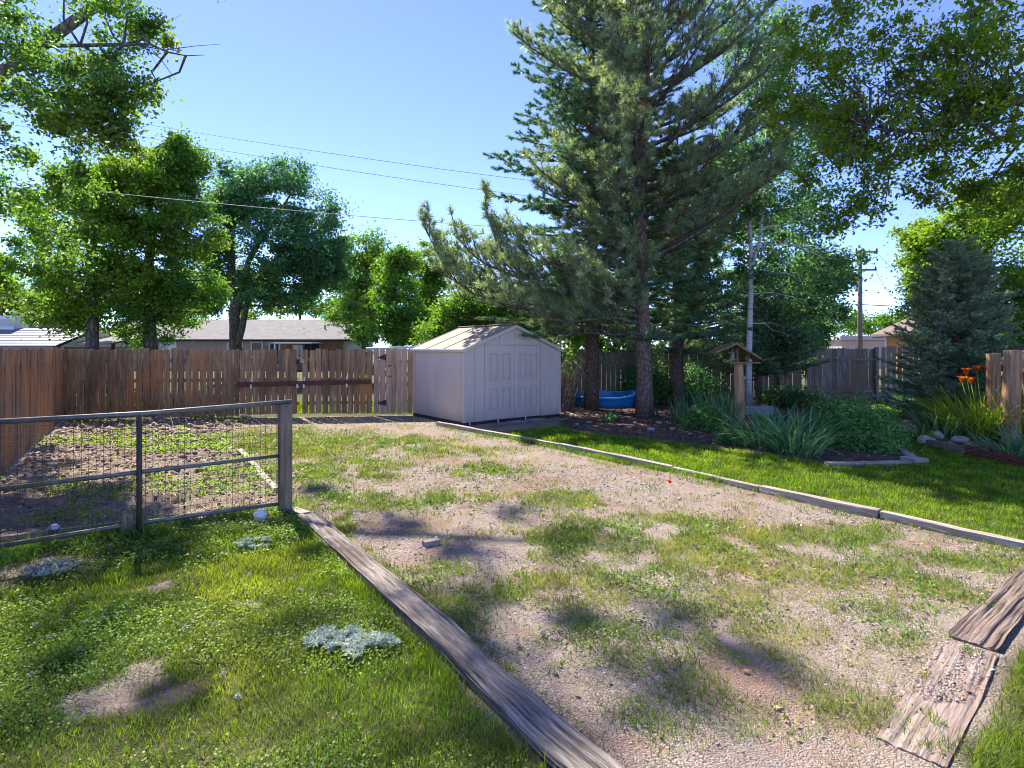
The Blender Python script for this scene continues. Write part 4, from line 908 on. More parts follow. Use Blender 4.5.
sword('iris_clump', 'upright iris blades left behind the bush by the big pine', gp3(684, 424), 70, .66, .034, .35, LM['iris'], 3, droop=(.1, .5), r=.3)
sword('iris_clump', 'large arching iris clump at the front of the island bed', gp3(798, 456), 130, .88, .046, .9, LM['iris'], 4, droop=(.5, 1.6), r=.32)
sword('iris_clump', 'iris clump left of the large arching one in the island bed', gp3(766, 449), 110, .82, .044, .8, LM['iris'], 5, droop=(.5, 1.5), r=.38)
sword('iris_clump', 'iris blades behind the large arching clump, below the slab', gp3(785, 438), 90, .8, .042, .6, LM['iris'], 6, droop=(.3, 1.2), r=.5)
bush('perennial_bush', 'small leafy plant at the foot of the log feeder post', gp3(735, 446), .34, .34, 1500, .055, LM['bush'], 7)
bush('peony_bush', 'rounded green peony bush at the right of the island bed', gp3(862, 449), .78, .74, 5200, .07, LM['bush'], 8)
bush('peony_bush', 'second peony bush behind, catching the sun on top', gp3(843, 428), .62, .66, 3600, .07, LM['bush'], 9)
bush('perennial_bush', 'dim low shrub before the rear fence, right of the feeder', gp3(795, 408), .9, .5, 2400, .09, LM['dark'], 10)
bush('perennial_bush', 'dim low shrub under the birch near the rear fence', gp3(770, 405), .8, .45, 2000, .09, LM['dark'], 11)
sword('weed_clump', 'small green weed tuft in the mulch below the blue pool', gp3(608, 424), 40, .35, .03, .6, LM['bush'], 12, r=.1)
# right bed
rb = [(928, 449), (968, 457), (1012, 466), (1060, 480)]
for i in range(3):
    timber('edging_timber', ['tan end timber of the raised lily bed', 'red-brown timber edging the lily bed', 'red-brown edging timber of the lily bed cut by the right edge'][i], 'timber', gp(*rb[i]) * 1.0, gp(*rb[i + 1]), .12, .19, -.03, M['post'] if i == 0 else M['red_tie'], 60 + i, .008, 'timbers of the raised lily bed')
timber('edging_timber', 'grey timber along the front of the island bed', 'timber', gp(826, 469), gp(908, 467.5), .12, .12, -.02, M['tie_pale'], 64, .006, 'timbers round the island bed')
timber('edging_timber', 'grey timber along the right side of the island bed', 'timber', gp(914, 463), gp(893, 447), .12, .11, -.02, M['tie_pale'], 65, .006, 'timbers round the island bed')
timber('concrete_block', 'pale corner block at the tip of the island bed edging', 'block', gp(908, 466), gp(921, 465), .26, .14, -.02, M['tie_pale'], 66, .004, nx=20)
sword('iris_clump', 'dark iris clump at the left of the lily bed', gp3(943, 439), 100, .7, .036, .8, LM['iris'], 13, droop=(.4, 1.3), r=.36)
sword('iris_clump', 'blue-green iris clump spilling over the lily bed edge', gp3(1012, 460), 90, .62, .042, .9, LM['iris'], 14, droop=(.5, 1.6), r=.4)
sword('iris_clump', 'iris clump in shade against the right edge', gp3(1038, 462), 80, .7, .04, .9, LM['iris'], 15, droop=(.5, 1.6), r=.3)
sword('daylily_clump', 'bright yellow-green daylily mound before the log posts', gp3(982, 440), 900, 1.12, .024, .7, LM['lily'], 16, droop=(.7, 1.9), r=.55, segs=6)
sword('daylily_clump', 'yellow-green daylily foliage at the right edge', gp3(1018, 442), 520, 1.08, .024, .8, LM['lily'], 17, droop=(.7, 1.9), r=.4, segs=6)
dp = gp3(982, 440)
for i, (px, py, bx, dY) in enumerate([(966, 374, 975, 0), (971, 383, 978, -.1), (977, 371, 981, .1), (986, 371, 988, .1), (1002, 389, 1003, -.2), (1020, 376, 1016, -.3), (962, 382, 973, -.1), (996, 377, 995, .1)]):
    Y = dp[1] + dY; f = at(px, py, Y); b0 = at(bx, 425, Y); b0[2] = .1
    th = thing('daylily', 'orange daylily flower on a tall stem above the bright foliage', 'flower', (b0[0], Y, .1), 0, 'orange daylilies in the lily bed')
    MB().tube([b0, b0 * .5 + f * .5 + np.array([.02, 0, .06]), f], [.008, .007, .006], 5).build('stem', LM['lily'], th)
    rs = np.random.default_rng(200 + i); az = np.arange(6) * math.pi / 3 + rs.random(); tilt = rs.normal(size=2) * .3
    V, F = blades(np.tile(f, (6, 1)), az, np.full(6, .12), np.full(6, .18), np.full(6, .095), 5, np.full(6, 1.75)); onp('petals', V, F, LM['petal'], th)
for i, (px, pb_, pt_, wpx, Y, lean, lab) in enumerate([(992.5, 405, 353.5, 12, 10.5, -.05, 'bare log post leaning left, with a flat cut top'), (1012.5, 410, 350, 15, 10.0, .02, 'taller bare log post right of the leaning one'), (1031, 408, 352, 14, 10.3, .02, 'log post cut by the right edge of the frame')]):
    top = at(px, pt_, Y); r = wpx / FPX * Y * .5; zs = np.linspace(-.1, top[2], 12)
    m = MB(); m.tube([(top[0] + (top[2] - z) * -lean + .008 * math.sin(z * 5 + i), Y, z) for z in zs] , np.linspace(r * 1.06, r * .95, 12), 22, jit=.1, seed=i); o = m.build('log_post', M['log'])
    tag(o, lab, 'log post', 'upright logs behind the daylilies')
rock(gp3(893, 436) + (0, 0, .05), .52, 301, plain('brown_earth', (.19, .135, .105), .95, .1, .3, 9, .02, dirt=(.09, .06, .05)), 'low brown soil mound between the island bed and the lily bed', None, 'soil_mound', 'soil mound', .45)
rock(gp3(926, 447) + (0, 0, .04), .16, 302, rk, 'tan rock at the left tip of the lily bed', None)
rock(gp3(936, 441) + (0, 0, .05), .14, 303, rk, 'rock behind the tan one at the lily bed tip', None)
rock(gp3(960, 449) + (0, 0, .1), .12, 304, rk, 'pale rock inside the lily bed below the iris leaves', None)
sword('hosta_clump', 'small pale leafy clump at the tip of the lily bed', gp3(921, 444), 50, .3, .07, .9, LM['weed'], 18, r=.12)
bush('perennial_bush', 'dark low shrub under the blue spruce by the rear fence', gp3(905, 411), .45, .3, 900, .06, LM['dark'], 19)
# dry brush behind the shed
rs = np.random.default_rng(77); db = np.array([1.38, 15.7, .0]); th = thing('dry_brush', 'tangle of dry bare twigs at the right corner of the shed', 'brush', db); mb = MB()
for i in range(150):
    a = rs.random() * 6.28; l = rs.uniform(.7, 1.9); b0 = db + np.array([rs.normal() * .18, rs.normal() * .2, 0]); e = b0 + np.array([math.cos(a) * l * .42, math.sin(a) * l * .3, l * .85]); q = b0 * .5 + e * .5 + rs.normal(size=3) * .1 + np.array([0, 0, .15])
    e2 = e + np.array([math.cos(a) * .25, math.sin(a) * .2, -.25 + rs.normal() * .2]); mb.tube([b0, q, e, e2], [.008, .007, .005, .003], 4, cap=False)
mb.build('twigs', LM['twig'], th)
V, F = leaves(db + np.array([.0, .1, 1.5]) + rs.normal(size=(500, 3)) * np.array([.35, .3, .35]), .09, rs); onp('foliage', V, F, LM['green'], th)

# ------------------------------------------------------------------ small things on the left lawn
p = gp3(260, 525); th = thing('valve_cap', 'small white plastic cap standing in the grass by the gate post', 'plastic cap', p)
MB().lathe([(0, -.03), (.058, -.03), (.06, .06), (.052, .075), (0, .075)], p, 24).build('body', M['white'], th)
MB().lathe([(.064, .062), (.067, .07), (.06, .092), (.03, .108), (.026, .125), (0, .128)], p, 24).build('lid', M['white'], th)
p = gp3(54, 546); th = thing('garden_light', 'small grey-blue stake light half hidden in weeds left of the wooden stake', 'garden light', p)
gb = plain('grey_blue_plastic', (.12, .15, .22), .5, .4, .1, 9)
MB().tube([p + (0, 0, -.05), p + (0, 0, .1)], .012, 8).build('stake', gb, th); MB().lathe([(0, .07), (.03, .07), (.04, .13), (.038, .14), (0, .14)], p, 16).build('body', gb, th)
MB().lathe([(.042, .138), (.042, .155), (.02, .175), (0, .178)], p, 16).build('cap', plain('pale_blue_cap', (.45, .52, .66), .4, .4, .05, 9), th)
def silver(px, py, a, b, n, seed, label):
    rs = np.random.default_rng(seed); c = gp(px, py); th = thing('silver_plant', label, 'plant', (c[0], c[1], hz(c)), 0, 'silvery ground plants in the lawn')
    nr = n // 5; th_ = rs.random(nr) * 6.28; rr = np.sqrt(rs.random(nr)); x = c[0] + a * rr * np.cos(th_); y = c[1] + b * rr * np.sin(th_)
    keep = fbm(x * 9, y * 9, seed, 2) > .33; x, y = x[keep], y[keep]
    bs = np.repeat(np.stack([x, y, hgt(x, y) + .035 + .02 * rs.random(len(x))], 1), 9, 0); m_ = len(bs)
    V, F = blades(bs, rs.random(m_) * 6.28, rs.uniform(.3, 1.1, m_), rs.uniform(.018, .038, m_), rs.uniform(.007, .012, m_), 3, rs.uniform(.2, .9, m_), rs.normal(size=m_) * .4)
    onp('foliage', V, F, LM['silver'], th)
silver(335, 652, .17, .15, 1500, 1, 'larger silver leaved patch in the lawn, upper left of a pair'); silver(372, 660, .15, .13, 1200, 2, 'silver leaved patch in the lawn, lower right of a pair')
silver(255, 552, .16, .13, 600, 3, 'silver leaved patch in the lawn below the white cap'); silver(50, 579, .17, .14, 800, 4, 'silver leaved patch at the left beside bare soil')
rs = np.random.default_rng(91)
for px, py in [(79, 664), (36, 637), (48, 650), (86, 634), (103, 630), (223, 687), (250, 585), (300, 600), (238, 710), (150, 560), (185, 640), (110, 556), (395, 600), (60, 632), (214, 636), (30, 690)]:
    p = gp3(px, py, .05); th = thing('white_flower', 'tiny white clover bloom in the left lawn', 'flower', p, 0, 'white clover blooms in the lawn')
    k = 40; V, F = leaves(p + rs.normal(size=(k, 3)) * .006, .011, rs); onp('bloom', V, F, LM['pale'], th)
    MB().tube([p + (0, 0, -.06), p], .0015, 4).build('stem', LM['clover'], th)
for px, py in [(543, 635), (517, 644), (800, 662)]:
    p = gp3(px, py, .03); th = thing('white_flower', 'tiny white bindweed bloom in the gravel', 'flower', p, 0, 'white blooms in the gravel')
    k = 40; V, F = leaves(p + rs.normal(size=(k, 3)) * .007, .013, rs); onp('bloom', V, F, LM['pale'], th); MB().tube([p + (0, 0, -.04), p], .0015, 4).build('stem', LM['clover'], th)
p = gp3(102, 560, .06); th = thing('dandelion', 'single yellow dandelion in the shaded lawn', 'flower', p); V, F = blades(np.tile(p, (60, 1)), rs.random(60) * 6.28, rs.uniform(.3, 1.5, 60), np.full(60, .016), np.full(60, .004), 2, np.full(60, .3))
ye = plain('dandelion_yellow', (.75, .5, .02), .7, .2, .1, 9); onp('bloom', V, F, ye, th); MB().tube([p + (0, 0, -.07), p], .002, 4).build('stem', LM['clover'], th)
p = gp3(670, 486, .03); th = thing('fallen_flower', 'small red fallen bloom in the shaded gravel by the edging', 'flower', p)
V, F = blades(np.tile(p, (14, 1)), rs.random(14) * 6.28, rs.uniform(.3, 1.2, 14), np.full(14, .05), np.full(14, .03), 3, np.full(14, .5)); onp('petals', V, F, plain('red_petal', (.62, .04, .02), .5, .2, .1, 9), th)

# ------------------------------------------------------------------ neighbours' buildings
hw = plain('taupe_siding', (.36, .30, .235), .8, .2, .1, 1.2); roofm = None
def shingle(name, c1, c2, c3, sc=1.0):
    t = NT(name); v = t.obj(); n = t.noise(t.obj((2, 2, 2)), .8 * sc, 6, .6); br = t.n('ShaderNodeTexBrick'); br.inputs['Scale'].default_value = 2.2 * sc; br.inputs['Mortar Size'].default_value = .015
    t.l(v, br.inputs['Vector']); br.inputs['Color1'].default_value = (*c1, 1); br.inputs['Color2'].default_value = (*c2, 1); br.inputs['Mortar'].default_value = (*[x * .5 for x in c1], 1)
    c = t.mix(t.ramp(n, [(.35, (0, 0, 0)), (.7, (.6, .6, .6))]), br.outputs['Color'], c3); return t.done(t.pbsdf(c, .9, .15))
rf = shingle('grey_shingles', (.20, .185, .175), (.25, .235, .22), (.29, .27, .25)); rbn = shingle('brown_shingles', (.17, .125, .10), (.22, .165, .13), (.25, .19, .155))
gls = plain('window_glass', (.03, .05, .055), .08, .6, .2, 3); wf = plain('window_trim', (.70, .70, .68), .5, .3, .05, 4); dk = plain('dark_eave', (.03, .027, .035), .7, .2, .2, 4)
Yh = 45.0; hl, hr = at(95, 345, Yh)[0], at(345, 345, Yh)[0]; ev, rg = 2.45, 4.25
hs = thing('house', 'long low taupe house with a grey shingle roof beyond the back fence', 'house', (hl, Yh, 0))
MB().box(hl, Yh, -.1, hr, Yh + 9, ev + .1, None, .02).build('walls', hw, hs)
m = MB(); o_ = .5; x0, x1 = hl - .5, hr + .45
m.add([(x0, Yh - o_, ev), (x1, Yh - o_, ev), (x1, Yh + 4.5, rg), (x0, Yh + 4.5, rg), (x1, Yh + 9.5, ev), (x0, Yh + 9.5, ev), (x0, Yh - o_, ev - .14), (x1, Yh - o_, ev - .14), (x1, Yh + 9.5, ev - .14), (x0, Yh + 9.5, ev - .14)],
      [(0, 1, 2, 3), (3, 2, 4, 5), (6, 7, 1, 0), (8, 9, 5, 4), (1, 7, 8, 4, 2), (6, 0, 3, 5, 9), (9, 8, 7, 6)]); ro = m.build('roof', rf, hs)
MB().bar((x0, Yh - o_ - .06, ev - .09), (x1, Yh - o_ - .06, ev - .09), .1, .13, .01).build('gutter', dk, ro)
for px, z in ((325, 3.35), (304, 3.1)):
    q = at(px, 330, Yh + 2); MB().tube([(q[0], Yh + 2, 2.9), (q[0], Yh + 2, z + .35)], .06 if px > 310 else .03, 8).build('vent_pipe', dk, ro)
def window(xa, xb, za, zb, par, y, frame=wf, mull=1):
    fw = .09; m = MB(); m.box(xa, y - .06, za, xa + fw, y + .02, zb, None, .008); m.box(xb - fw, y - .06, za, xb, y + .02, zb, None, .008); m.box(xa + fw, y - .06, zb - fw, xb - fw, y + .02, zb, None, .008); m.box(xa + fw, y - .06, za, xb - fw, y + .02, za + fw, None, .008)
    for i in range(mull): xm = xa + (xb - xa) * (i + 1) / (mull + 1); m.box(xm - .03, y - .05, za + fw, xm + .03, y + .01, zb - fw, None, .006)
    f = m.build('window', frame, par); g = MB(); g.box(xa + fw * .5, y - .02, za + fw * .5, xb - fw * .5, y - .005, zb - fw * .5); g.build('pane', gls, f)
def hx(px): return at(px, 345, Yh)[0]
window(hx(251), hx(263), 1.0, 2.25, hs, Yh, mull=0); window(hx(269), hx(280), .3, 2.2, hs, Yh, mull=0); window(hx(227), hx(243), 1.0, 2.2, hs, Yh, mull=1); window(hx(160), hx(168), .9, 2.2, hs, Yh, mull=0)
m = MB(); m.box(hx(168.5), Yh - .08, .1, hx(177), Yh - .005, 2.25, None, .01); d = m.build('door', wf, hs); MB().lathe([(0, -.03), (.05, -.03), (.05, .03), (0, .03)], (hx(170), Yh - .1, 1.05), 8).build('handle', dk, d)
m = MB(); m.box(hx(263.5), Yh - .05, 1.55, hx(268.5), Yh - .005, 1.95, None, .01); m.build('meter_box', plain('blue_grey_box', (.14, .19, .24), .6, .3, .1, 3), hs)
m = MB(); m.box(hx(281), Yh - .04, .05, hx(343), Yh - .004, 2.3, None, .01); m.build('brick_facing', plain('brown_brick', (.24, .145, .085), .9, .15, .2, 2), hs)
m = MB(); m.bar((hx(287), Yh - 2.6, 2.12), (hx(323), Yh - 2.6, 2.12), .12, .12, .01); m.box(hx(287), Yh - 2.55, 2.1, hx(323), Yh - .05, 2.2, None, .01); m.build('patio_cover', plain('cream_awning', (.55, .52, .46), .7, .2, .06, 2), hs)
for px in (288, 322): 
    m = MB(); m.box(hx(px) - .05, Yh - 2.55, -.1, hx(px) + .05, Yh - 2.45, 2.1, None, .008); m.build('patio_post', wf if px < 300 else dk, hs)
window(hx(293), hx(303), .9, 2.0, hs, Yh - .04, mull=1); m = MB(); m.box(hx(305), Yh - .10, .05, hx(319), Yh - .042, 2.05, None, .01); m.build('patio_door', dk, hs)
# left outbuilding with pale striped roof
Ya = 22.0
ob = thing('outbuilding', 'neighbour outbuilding with a pale ribbed roof and white gable, left of the fence corner', 'outbuilding', (at(20, 345, Ya)[0], Ya, 0))
xa, xb = at(-60, 345, Ya)[0], at(57, 345, Ya)[0]; ez, rz_ = 1.85, 2.62
MB().box(xa, Ya + .1, -.1, xb - .25, Ya + 4.4, ez, None, .01).build('walls', hw, ob)
pr2 = plain('pale_metal_roof', (.16, .175, .21), .55, .3, .2, 1.2, dirt=(.07, .08, .12))
m = MB(); ns = 7
for i in range(ns):
    f0, f1 = i / ns, (i + 1) / ns; yA, zA = Ya + 2.2 * f0, ez + (rz_ - ez) * f0 + .0; yB, zB = Ya + 2.2 * f1, ez + (rz_ - ez) * f1
    m.add([(xa, yA, zA), (xb, yA, zA), (xb, yB, zB - .02), (xa, yB, zB - .02), (xa, yA, zA - .045), (xb, yA, zA - .045)], [(0, 1, 2, 3), (4, 5, 1, 0)])
m.add([(xa, Ya + 2.2, rz_ - .02), (xb, Ya + 2.2, rz_ - .02), (xb, Ya + 4.5, ez), (xa, Ya + 4.5, ez), (xa, Ya + 2.2, rz_ - .1), (xb, Ya + 2.2, rz_ - .1), (xb, Ya + 4.5, ez - .08), (xa, Ya + 4.5, ez - .08)], [(0, 1, 2, 3), (7, 6, 5, 4), (2, 6, 7, 3), (0, 4, 5, 1)])
m.build('roof', pr2, ob)
MB().add([(xb - .02, Ya + .05, ez - .05), (xb - .02, Ya + 4.3, ez - .05), (xb - .02, Ya + 2.2, rz_ - .06), (xb - .1, Ya + .05, ez - .05), (xb - .1, Ya + 4.3, ez - .05), (xb - .1, Ya + 2.2, rz_ - .06)], [(0, 1, 2), (5, 4, 3), (0, 2, 5, 3), (1, 4, 5, 2), (0, 3, 4, 1)]).build('gable', wf, ob)
MB().bar((xb + .02, Ya - .03, ez - .03), (xb + .02, Ya + 2.2, rz_ - .03), .04, .1, .006).build('fascia', dk, ob)
q0, q1 = at(1.5, 327, Ya + 2.3), at(20, 316, Ya + 2.3); cb = MB(); cb.box(q0[0], Ya + 2.0, rz_ - .25, q1[0], Ya + 2.75, q1[2], None, .02); th = thing('swamp_cooler', 'boxy white evaporative cooler on top of the pale ribbed roof', 'cooler', (q0[0], Ya + 2, rz_ - .25)); cb.build('body', wf, th)
l_ = MB()
for i in range(9): zz = rz_ + .06 + i * .035; l_.box(q0[0] + .06, Ya + 1.985, zz, q1[0] - .06, Ya + 2.0, zz + .016)
l_.build('louvre', plain('grey_louvre', (.45, .44, .42), .6, .3, .1, 4), th)
hb = thing('garage', 'dark brown garage showing just above the pale ribbed roof', 'garage', (at(40, 345, 30)[0], 30, 0)); g0, g1 = at(15, 345, 30)[0], at(57, 345, 30)[0]
MB().box(g0, 30, -.1, g1, 34, 2.8, None, .02).build('walls', hw, hb); MB().box(g0 - .2, 29.7, 2.8, g1 + .2, 34.3, 2.98, None, .02).build('roof', rbn, hb)
lt = thing('carport', 'low carport with slatted grey roof behind the fence corner', 'carport', (at(88, 345, 23)[0], 23, 0)); g0, g1 = at(60, 345, 23)[0], at(113, 345, 23)[0]
m = MB(); m.add([(g0, 23, 1.98), (g1, 23, 1.98), (g1, 26, 2.42), (g0, 26, 2.42), (g0, 23, 1.9), (g1, 23, 1.9), (g1, 26, 2.34), (g0, 26, 2.34)], [(0, 1, 2, 3), (7, 6, 5, 4), (0, 4, 5, 1), (1, 5, 6, 2), (2, 6, 7, 3), (3, 7, 4, 0)]); m.build('roof', rf, lt)
MB().bar((g0, 22.9, 1.85), (g1, 22.9, 2.0), .06, .1, .005).build('beam', plain('grey_beam', (.4, .4, .42), .6, .3, .1, 3), lt)
for x in (g0 + .1, g1 - .1, (g0 + g1) / 2): MB().box(x - .05, 23.1, -.1, x + .05, 23.2, 1.95, None, .006).build('post', dk, lt)
# blue rail behind the pale gate
p0_, p1_ = at(366, 348.5, 17.5), at(420, 347.3, 17.5); th = thing('trampoline_frame', 'pale blue pipe frame just above the fence beside the shed', 'pipe frame', (p0_[0], 17.5, 0)); bl = plain('pale_blue_pipe', (.38, .52, .66), .4, .4, .05, 5)
MB().tube([p0_, p1_], .035, 8).build('rail', bl, th); MB().tube([p0_ + (0, .0, -.09), p1_ + (0, 0, -.09)], .02, 8).build('rail', bl, th)
for f in (.05, .5, .95):
    q = p0_ * (1 - f) + p1_ * f; MB().tube([(q[0], q[1], 0), q], .03, 8).build('leg', bl, th)
# right house with hip roof
Yr = 36.0; ew = plain('orange_stucco', (.50, .24, .075), .85, .2, .08, 1.5); wl_, wr_ = 26.35, 36.0
hr_ = thing('house', 'house with orange walls under a brown hip roof beyond the rear fence', 'house', (wl_, Yr, 0)); e = 2.72; MB().box(wl_, Yr, -.1, wr_, Yr + 3.4, e, None, .02).build('walls', ew, hr_)
xl = 25.75; rx, ry, rz2 = 27.9, Yr + 1.7, 4.35
m = MB(); m.add([(xl, Yr - .8, e), (wr_ + 1, Yr - .8, e), (wr_ - 2, ry, rz2), (rx, ry, rz2), (wr_ + 1, Yr + 4.2, e), (xl, Yr + 4.2, e), (xl, Yr - .8, e - .16), (wr_ + 1, Yr - .8, e - .16), (wr_ + 1, Yr + 4.2, e - .16), (xl, Yr + 4.2, e - .16)],
    [(0, 1, 2, 3), (3, 2, 4, 5), (5, 0, 3), (1, 4, 2), (6, 7, 1, 0), (9, 6, 0, 5), (7, 8, 4, 1), (8, 9, 5, 4), (9, 8, 7, 6)]); m.build('roof', rbn, hr_)
m = MB(); m.bar((wl_ - .03, Yr + 3.35, 0), (wl_ - .03, Yr + 3.35, e - .17), .14, .1, .01, (0, 1, 0)); m.build('corner_trim', wf, hr_)
window(28.2, 29.4, 1.0, 2.2, hr_, Yr)
Yq = 50.0; q0, q1 = at(842, 345, Yq)[0], at(891, 345, Yq)[0]; wb = thing('garage', 'low cream building with a flat roof and blue window right of the power pole', 'garage', (q0, Yq, 0))
MB().box(q0, Yq, -.1, q1, Yq + 6, 2.45, None, .02).build('walls', plain('cream_siding', (.56, .44, .34), .8, .2, .06, 1.5), wb); MB().box(q0 - .3, Yq - .3, 2.45, q1 + .2, Yq + 6.3, 2.85, None, .03).build('roof', plain('white_roof', (.5, .47, .46), .7, .2, .1, 1), wb)
m = MB(); m.box(at(870, 345, Yq)[0], Yq - .32, 2.62, at(882, 345, Yq)[0], Yq - .31, 2.98, None, .0); m.build('roof_panel', plain('dark_blue_panel', (.03, .05, .22), .3, .5, .1, 2), wb)
bush('flowering_shrub', 'pale blossoming shrub above the rear fence, left of the power pole', (at(836, 350, 24)[0], 24, 0), .75, 2.2, 1800, .13, LM['pale'], 21)

# ------------------------------------------------------------------ poles and wires
pm = plain('weathered_pole_wood', (.19, .155, .125), .9, .1, .2, 3); gm_ = plain('transformer_grey', (.40, .41, .42), .5, .4, .1, 3)
def pole(label, px, Y, top, arms, tr, lab=None):
    x = at(px, 345, Y)[0]; th = thing('utility_pole', label, 'utility pole', (x, Y, 0)); zt = at(px, top, Y)[2]
    MB().tube([(x, Y, -.2), (x, Y, zt * .5), (x, Y, zt)], [.17, .15, .12], 12).build('pole', pm, th)
    for a0, a1, py in arms:
        z = at(px, py, Y)[2]; xa, xb = at(a0, 345, Y)[0], at(a1, 345, Y)[0]; o = MB().bar((xa, Y - .17, z), (xb, Y - .17, z + .03), .1, .12, .01).build('crossarm', pm, th)
        for f in (.04, .35, .96): 
            xi = xa + (xb - xa) * f; MB().lathe([(.03, 0), (.05, .04), (.07, .08), (.04, .12), (.06, .16), (0, .22)], (xi, Y - .17, z + .06), 10).build('insulator', dk, o)
    for dx, py, r, h in tr:
        z = at(px, py, Y)[2]; MB().lathe([(0, -h / 2), (r * .9, -h / 2), (r, -h / 2 + .05), (r, h / 2 - .05), (r * .9, h / 2), (.05, h / 2 + .03), (.05, h / 2 + .16), (0, h / 2 + .17)], (x + dx, Y - .1, z), 16).build('transformer', gm_, th)
    return th
pole('tall wooden utility pole with two crossarms above the rear fence', 860, 38, 250, [(854, 876, 252.5), (849, 875, 270.5)], [(-.26, 287, .13, .5)])
pole('shorter utility pole with a grey transformer, behind the blue spruce', 917.5, 56, 276, [(902, 921, 279.5), (906, 923, 309)], [(-.5, 295, .3, 1.0)])
wm = plain('cable', (.06, .06, .065), .6, .3, .1, 5)
def wire(label, p0, p1, sag, r, light=False):
    p0, p1 = np.array(p0), np.array(p1); s = np.linspace(0, 1, 40)[:, None]; P = p0 * (1 - s) + p1 * s; P[:, 2] -= 4 * sag * (s * (1 - s))[:, 0]
    tag(MB().tube(P, r, 5).build('overhead_wire', wm if not light else plain('pale_cable', (.32, .33, .34), .6, .3, .1, 5)), label, 'wire', 'overhead wires')
wire('topmost thin wire across the left sky', at(-30, 94, 26), at(560, 184, 38), .25, .013)
wire('second thin wire, just below the topmost one in the left sky', at(-30, 106, 26), at(560, 200, 38), .25, .013)
wire('thick pale lowest wire crossing the left treetops', at(-30, 178, 17), at(560, 231, 22), .12, .0105, True)
wire('service wire reaching the neighbour house roof', at(420, 292, 30), at(303, 333, 46), .2, .012, True)
wire('wire from the tall pole to the second pole, upper', at(876, 252, 38), at(921, 279, 56), .6, .014)
wire('wire from the lower crossarm to the second pole', at(875, 270, 38), at(906, 308, 56), .5, .012)
wire('thick cable level across the pole, upper of two', at(760, 296, 36), at(935, 307, 40), .15, .03)
wire('thick cable level across the pole, lower of two', at(760, 316, 36), at(935, 316, 40), .12, .025)
wire('thin wire left of the tall pole sloping to the birch', at(849, 270, 38), at(770, 282, 36), .3, .012)

# ------------------------------------------------------------------ grass, weeds, pebbles (uncountable)
def scatter(n, P, rs):
    P = np.array(P); lo, hi = P.min(0), P.max(0); x = rs.uniform(lo[0], hi[0], n); y = rs.uniform(lo[1], hi[1], n); k = inpoly(x, y, P); return x[k], y[k]
def inview(x, y, m=40, top=0): 
    px = CX + x / y * FPX; py = HZ + HC / y * FPX; return (y > 1.9) & (px > -m - 60) & (px < 1024 + m + 60) & (py < 768 + m + 40)
def grass_obj(name, x, y, L, w, mat, rs, lean=(.1, .8), droop=(.1, .9), segs=2):
    n = len(x); b = np.stack([x, y, hgt(x, y) - .004], 1)
    V, F = blades(b, rs.random(n) * 6.28, rs.uniform(*lean, n), L * rs.uniform(.55, 1.3, n), w * rs.uniform(.7, 1.3, n), segs, rs.uniform(*droop, n), rs.normal(size=n) * .5)
    o = onp(name, V, F, mat); o['kind'] = 'stuff'; return o
def bare_at(x, y):
    wx = x + .45 * (fbm(x * 5, y * 5, 21, 4) - .5); wy = y + .45 * (fbm(x * 5, y * 5, 31, 4) - .5); b = np.zeros_like(x)
    for px, py, a, bb_ in BARE: c = gp(px, py); b = np.maximum(b, sstep(1.6, .25, ((wx - c[0]) / a) ** 2 + ((wy - c[1]) / bb_) ** 2))
    return b
rs = np.random.default_rng(401)
def thin(x, y, p): k = rs.random(len(x)) < p; return x[k], y[k]
nearlawn = [T0 + (-.06, -.1), T1 + (-.2, 0), (1.0, 1.3), (-9, 1.3), (-9, 5.2), GPOST + GDIR * 3.2 + (0, .3), GPOST + (-.05, .35)]
x, y = scatter(620000, nearlawn, rs); k = inview(x, y); x, y = x[k], y[k]
lush = .35 + .65 * fbm(x * 1.7, y * 1.7, 61, 3)
fal = np.clip(3.2 / y, .35, 1) ** 1.3
x, y = thin(x, y, fal * (1 - .9 * bare_at(x, y) ** .7) * np.clip(lush * 1.25, 0, 1)); sc = np.clip(y / 3.4, .8, 1.9)
hh = .55 + .9 * fbm(x * 2.4, y * 2.4, 66, 3)
grass_obj('lawn_grass', x, y, .047 * hh * sc ** .3, .0042 * sc, LM['grass'], rs)
x, y = scatter(90000, nearlawn, rs); k = inview(x, y); x, y = x[k], y[k]; x, y = thin(x, y, .25 + .6 * sstep(.45, .62, fbm(x * 2.1, y * 2.1, 131, 3))); grass_obj('lawn_thatch', x, y, np.full(len(x), .042), .0034 * np.clip(y / 3.4, .8, 1.8), LM['straw'], rs, (.5, 1.4), (.05, .5))
# clover and broad leaves between the blades
x, y = scatter(300000, nearlawn, rs); k = inview(x, y); x, y = x[k], y[k]
x, y = thin(x, y, np.clip(3.2 / y, .3, 1) ** 1.3 * (1 - .95 * bare_at(x, y)) * sstep(.36, .6, fbm(x * 1.5 + 7, y * 1.5, 71, 3)))
C = np.stack([x, y, hgt(x, y) + .025 + .035 * rs.random(len(x))], 1); V, F = leaves(C, .0155 * np.clip(C[:, 1] / 3.4, .85, 1.6), rs, 1.6, .85, .1); o = onp('clover', V, F, LM['clover'], None); o['kind'] = 'stuff'
# weedy grass along the garden fence foot
strip = [GPOST + (.1, -.1), GPOST + (.1, .3), GPOST + GDIR * 3.0 + (.1, .45), GPOST + GDIR * 3.2 + (0, -.35)]
x, y = scatter(24000, strip, rs); x, y = thin(x, y, sstep(.3, .55, fbm(x * 2.4, y * 2.4, 75, 3))); grass_obj('fence_foot_grass', x, y, .15, .008, LM['clover'], rs, segs=3)
